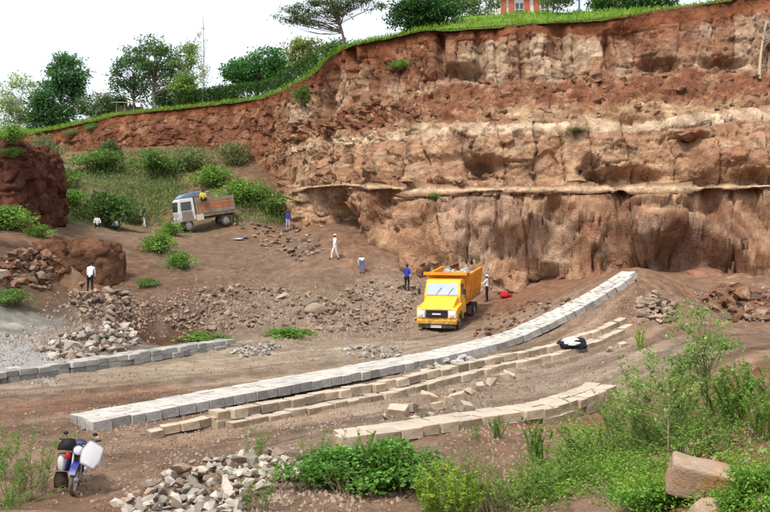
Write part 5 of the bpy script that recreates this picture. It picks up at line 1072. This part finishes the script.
person('man in white shirt and dark trousers digging in the left alcove', spot(90, 293), R(180), 'c_white', 'c_dark', 'lean', h=1.05)
person('person in dark top and white trousers among bushes on the left terrace', spot(144, 228), R(70), 'c_dark', 'c_white', 'stride', h=1.05)
pw = spot(487, 302); person('man in white shirt and dark trousers behind the tipper truck', pw, R(-110), 'c_white', 'c_dark', 'reach', cap='c_cap')
pb = mw = Matrix.Translation(lt.location)@lt.rotation_euler.to_matrix().to_4x4()@Vector((-.35, -1.08, 2.2)); person('person in yellow vest sitting on the side of the old lorry', pb, R(25), 'c_yellow', 'c_dark', 'sit', h=1.1, sleeve='skin')
pt_ = spot(98, 229); person('person in white shirt sitting in the shade of the dark terrace bush', (pt_[0], pt_[1]-.2, pt_[2]), R(20), 'c_white', 'c_dark', 'sit', h=1.05)
pt_ = spot(115, 231); person('person in pale blue shirt sitting in shade under the dark terrace bush', (pt_[0], pt_[1]+.2, pt_[2]), R(-20), 'c_lightblue', 'c_dark', 'sit')

# ------------------------------------------------------------------ motorcycle, nose towards the camera, leaning on its stand
pm_ = spot(73, 496, 7, 40); mc = thing('motorcycle', 'parked blue and white motorcycle leaning on its stand at lower left', 'motorcycle', (pm_[0], pm_[1], pm_[2]+.01)); mc.rotation_euler = (0, R(7), R(17))
# local: front wheel touches the ground at the origin, bike runs back along +Y
def mwheel(c, axis, r, nm):
    bm = B(); torus(bm, c, axis, r-.045, .046, 36, 10); t_ = part('wheel', bm, 'tyre', mc, smooth=True); bm = B(); torus(bm, c, axis, r-.09, .014, 36, 6); a = Vector(axis).normalized(); cyl(bm, Vector(c)-a*.07, Vector(c)+a*.07, .05, 12); u = a.orthogonal().normalized(); v = a.cross(u)
    for i in range(14): th = i*2*math.pi/14; d = u*math.cos(th)+v*math.sin(th); cyl(bm, Vector(c)+a*.03*(-1)**i, Vector(c)+d*(r-.09), .004, 4)
    link('rim', bm_mesh('rim', bm, M['rim_grey'], True), t_)
ax = (math.cos(R(-14)), math.sin(R(-14)), 0); mwheel((0, 0, .30), ax, .30, 'f'); mwheel((0, 1.26, .30), (1, 0, 0), .30, 'r')
bm = B()
for i in range(13):
    th = R(35+i*9.5); bx(bm, (0, -math.cos(th)*.345*1, .30+math.sin(th)*.345), (.13, .075, .014), Euler((-th+math.pi/2, 0, 0)))
bmesh.ops.rotate(bm, cent=(0, 0, .3), matrix=Matrix.Rotation(R(-14), 3, 'Z'), verts=bm.verts[:]); part('front_mudguard', bm, 'blue_paint', mc)
bm = B()
for s in (-1, 1): cyl(bm, (s*.085, 0, .30), (s*.085, .30, .93), .022, 10)
cyl(bm, (-.1, .29, .9), (.1, .29, .9), .02, 8); part('fork', bm, 'rim_grey', mc, smooth=True)
bm = B(); pts = [(-.38, .38, 1.02), (-.25, .34, 1.0), (-.1, .31, .95), (.1, .31, .95), (.25, .34, 1.0), (.38, .38, 1.02)]
for a, b in zip(pts, pts[1:]): cyl(bm, a, b, .012, 8)
hb = part('handlebar', bm, 'black_metal', mc, smooth=True)
for s in (-1, 1):
    bm = B(); cyl(bm, (s*.30, .355, 1.01), (s*.41, .39, 1.022), .019, 8); part('grip', bm, 'seat_black', hb)
    bm = B(); cyl(bm, (s*.22, .33, .99), (s*.28, .30, 1.14), .006, 6); ell(bm, (s*.28, .30, 1.16), (.055, .012, .04), 2); part('mirror', bm, 'black_metal', mc, smooth=True)
bm = B(); ell(bm, (0, .17, .86), (.12, .09, .11), 3); hl = part('headlight', bm, 'black_metal', mc, smooth=True); bm = B(); ell(bm, (0, .10, .86), (.095, .03, .09), 3); part('lens', bm, 'lamp_glass', hl, smooth=True)
bm = B(); ell(bm, (0, .56, .80), (.16, .28, .14), 3); tkn = part('fuel_tank', bm, 'blue_paint', mc, smooth=True)
for s in (-1, 1):
    bm = B(); ell(bm, (s*.115, .52, .79), (.055, .19, .09), 3); part('tank_panel', bm, 'white_plastic', tkn, smooth=True)
    bm = B(); ell(bm, (s*.150, .40, .84), (.03, .09, .05), 2); part('tank_stripe', bm, 'red_paint', tkn, smooth=True)
bm = B(); ell(bm, (0, 1.06, .80), (.14, .40, .065), 3); part('seat', bm, 'seat_black', mc, smooth=True)
bm = B(); bx(bm, (0, .64, .42), (.24, .34, .28)); cyl(bm, (0, .52, .5), (0, .40, .68), .07, 12); cyl(bm, (-.15, .68, .38), (.15, .68, .38), .09, 14); part('engine', bm, 'black_metal', mc, .01)
bm = B(); cyl(bm, (0, .30, .88), (0, .42, .34), .025); cyl(bm, (0, .42, .34), (0, .98, .34), .022); cyl(bm, (0, .30, .80), (0, 1.3, .74), .022); cyl(bm, (.09, .95, .36), (.09, 1.26, .30), .02); cyl(bm, (-.09, .95, .36), (-.09, 1.26, .30), .02); cyl(bm, (0, .95, .36), (0, 1.1, .74), .02); part('frame', bm, 'black_metal', mc, smooth=True)
bm = B(); cyl(bm, (.13, .45, .30), (.17, .9, .26), .028, 10); cyl(bm, (.17, .9, .26), (.19, 1.5, .38), .045, 12); part('exhaust', bm, 'rim_grey', mc, smooth=True)
bm = B(); bx(bm, (0, 1.55, .62), (.16, .03, .3), Euler((R(25), 0, 0))); part('rear_mudguard', bm, 'seat_black', mc)
bm = B(); cyl(bm, (-.1, .75, .32), (-.34, .70, .0), .014, 8); part('stand', bm, 'black_metal', mc)
# leg guards with panels, and the left cowl that shows white, blue and red
bm = B()
for a, b in (((-.08, .38, .40), (-.36, .30, .42)), ((-.36, .30, .42), (-.38, .28, .74)), ((-.38, .28, .74), (-.08, .36, .76))): cyl(bm, a, b, .016, 8)
part('crash_bar', bm, 'black_metal', mc, smooth=True)
def shell_panel(name, ctr, u, v, m, th=.018, bulge=.07, outline=None, n=10, parent=mc):
    ctr, u, v = Vector(ctr), Vector(u), Vector(v); nn = u.cross(v).normalized(); bm = B(); rows_ = []
    for i in range(n+1):
        for j in range(n+1):
            a, b = i/n*2-1, j/n*2-1; k = outline(b) if outline else (1, 0)
            p = ctr+u*(a*k[0]+k[1])+v*b+nn*bulge*(1-a*a)*(1-.5*b*b); rows_.append(bm.verts.new(p))
    for i in range(n):
        for j in range(n): bm.faces.new((rows_[i*(n+1)+j], rows_[(i+1)*(n+1)+j], rows_[(i+1)*(n+1)+j+1], rows_[i*(n+1)+j+1]))
    r_2 = bmesh.ops.solidify(bm, geom=bm.faces[:], thickness=th); return part(name, bm, m, parent, smooth=True)
shell_panel('leg_shield', (-.30, .24, .56), (.085, .03, .0), (-.01, .02, .16), 'white_plastic', bulge=.10, outline=lambda b: (math.sqrt(max(.04, 1-.9*b*b)), -.1*b))
shell_panel('leg_shield', (-.16, .20, .60), (.05, -.02, .0), (.02, .02, .17), 'blue_paint', outline=lambda b: (1-.2*abs(b), 0))
shell_panel('cowl_panel', (-.19, .17, .74), (.055, -.01, 0), (0, .02, .065), 'red_paint', bulge=.03)
shell_panel('leg_shield', (-.26, .30, .22), (.14, .03, 0), (-.02, .02, .16), 'seat_black', bulge=.09, outline=lambda b: (1-.2*b*b-.12*b, 0))
shell_panel('cowl', (-.22, .30, .92), (.17, -.02, 0), (.02, .05, .11), 'seat_black', bulge=.10, outline=lambda b: (1-.35*max(0, b), 0))
# big white wind screen panel at the bars, tilted to the right
shell_panel('wind_shield', (.25, .06, .80), (.20, .0, -.10), (.06, .18, .21), 'white_plastic', bulge=.035, th=.012, outline=lambda b: (1-.45*max(0, -b-.2)-.25*max(0, b), .18*b+.10*max(0, -b)))

# ------------------------------------------------------------------ hut, building and post on the cliff top
ps = plateau_pt(128, 4.5); sh = thing('shed', 'small open timber shed with rusty iron roof on the left cliff top', 'shed', (ps[0], ps[1], ps[2]-.2), R(6))
for x in (-1.5, -.5, .6, 1.5):
    for y in (-.6, .7): bm = B(); bx(bm, (x, y, .6), (.12, .12, 1.4)); part('post', bm, 'wood_grey', sh)
bm = B(); prism(bm, [(-1.0, 1.35), (1.1, 1.62), (1.1, 1.68), (-1.0, 1.41)], 'x', -2.0, 1.9); part('roof', bm, 'roof_iron', sh)
for x in (-1.0, .05, 1.05): bm = B(); bx(bm, (x, .72, .55), (.95, .05, 1.1)); part('wall_panel', bm, 'wood_grey', sh)
pz = plateau_pt(524, 13); bl = thing('building', 'red and white building showing above the grass at the top edge', 'building', (pz[0], pz[1], pz[2]-.5), 0)
bm = B(); bx(bm, (0, 1.6, 1.8), (5.4, 3.0, 3.6)); part('wall', bm, 'wall_white', bl)
for x in (-1.9, -1.15, .3, 1.2): bm = B(); bx(bm, (x, .02, 1.8), (.5, .12, 3.5)); part('pillar', bm, 'red_brick_paint', bl, .02)
for x in (-.4, 2.0): bm = B(); bx(bm, (x, .06, 2.1), (.7, .06, 1.2)); wn = part('window', bm, 'dark_glass', bl); bm = B(); bx(bm, (x, .0, 2.1), (.05, .05, 1.2)); bx(bm, (x, .0, 2.1), (.7, .05, .05)); part('frame', bm, 'wall_white', wn)
bm = B(); prism(bm, [(-.5, 3.6), (1.6, 4.7), (3.6, 3.6)], 'x', -2.9, 2.9); part('roof', bm, 'red_brick_paint', bl)
pz = plateau_pt(580, 9); po = thing('post', 'thin blue grey post above the grass near the building', 'post', (pz[0], pz[1], pz[2]-.3)); bm = B(); cyl(bm, (0, 0, 0), (0, 0, 2.6), .10, 10, .08); part('shaft', bm, 'c_jeans', po); bm = B(); ell(bm, (0, 0, 2.62), (.14, .14, .08), 2); part('top_cap', bm, 'c_jeans', po)

# dry bare pole leaning on the cliff at the right, with bare twigs
q0, q1 = cliff_pt(757, 78), cliff_pt(764, 22); tb = Tubes(); r_ = np.random.default_rng(8); a0 = q0+np.array((0, -.5, -.2)); a1 = q1+np.array((0, -.6, 0)); tb.add(curve(a0, a1, .02, r_, 8), np.linspace(.13, .06, 8), 7)
t = thing('dead_tree', 'bare pale dead trunk standing against the upper cliff at right edge', 'tree', a0); me = tb.mesh('trunk', M['dry_stem']); link('trunk', me, t, -Vector(a0))
tb = Tubes()
for k in range(16): b = a0+(a1-a0)*r_.uniform(.45, 1); tb.add(curve(b, b+np.array((r_.normal(0, .9), -.2, r_.uniform(.2, 1.5))), .1, r_, 5), np.linspace(.035, .008, 5), 4)
link('twigs', tb.mesh('twigs', M['pale_bark']), t, -Vector(a0))

# jacket on the stepped row, red container at the cliff foot
def crumple(name, c, s, m, seed, yaw=0):
    bm = B(); ell(bm, (0, 0, 0), (1, 1, 1), 4); V = np.array([v.co[:] for v in bm.verts]); n_ = fbm(V*1.6+seed, 4, seed); rd = 1-np.abs(fbm(V*2.4+seed, 3, seed+2))
    V = V*(.62+.35*n_+.38*rd)[:, None]*np.array(s); V[:, 2] = np.where(V[:, 2] < -s[2]*.35, -s[2]*.35+(V[:, 2]+s[2]*.35)*.25, V[:, 2])
    for v, q in zip(bm.verts, V): v.co = q
    return bm_mesh(name, bm, M[m], True)
pj = IM(571, 343.5, 35.4); t = thing('jacket', 'black and white jacket thrown over the stepped stone row', 'jacket', (pj[0], pj[1], pj[2]-.08))
link('sleeve', crumple('sleeve', 0, (.42, .3, .24), 'c_dark', 3), t, (-.22, 0, .02)); link('body', crumple('body', 0, (.36, .3, .30), 'c_dark', 9), t, (.28, -.05, .02)); link('lining', crumple('lining', 0, (.42, .30, .22), 'c_white', 5), t, (.0, -.08, .12))
pj = spot(504, 297); t = thing('sack', 'red sack lying at the cliff foot right of the yellow truck', 'sack', (pj[0], pj[1]-.3, pj[2]-.02), .2)
link('body', crumple('body', 0, (.34, .26, .28), 'c_red', 21), t, (0, 0, .15)); link('neck', crumple('neck', 0, (.2, .12, .12), 'c_red', 23), t, (.34, -.05, .15))
pj = spot(239, 240, 40); tag(link('plastic_sheet', crumple('plastic_sheet', 0, (.5, .35, .10), 'c_lightblue', 15), None, (pj[0], pj[1], pj[2]+.05)), 'crumpled pale blue plastic sheet on the slope below the left truck', 'plastic sheet')
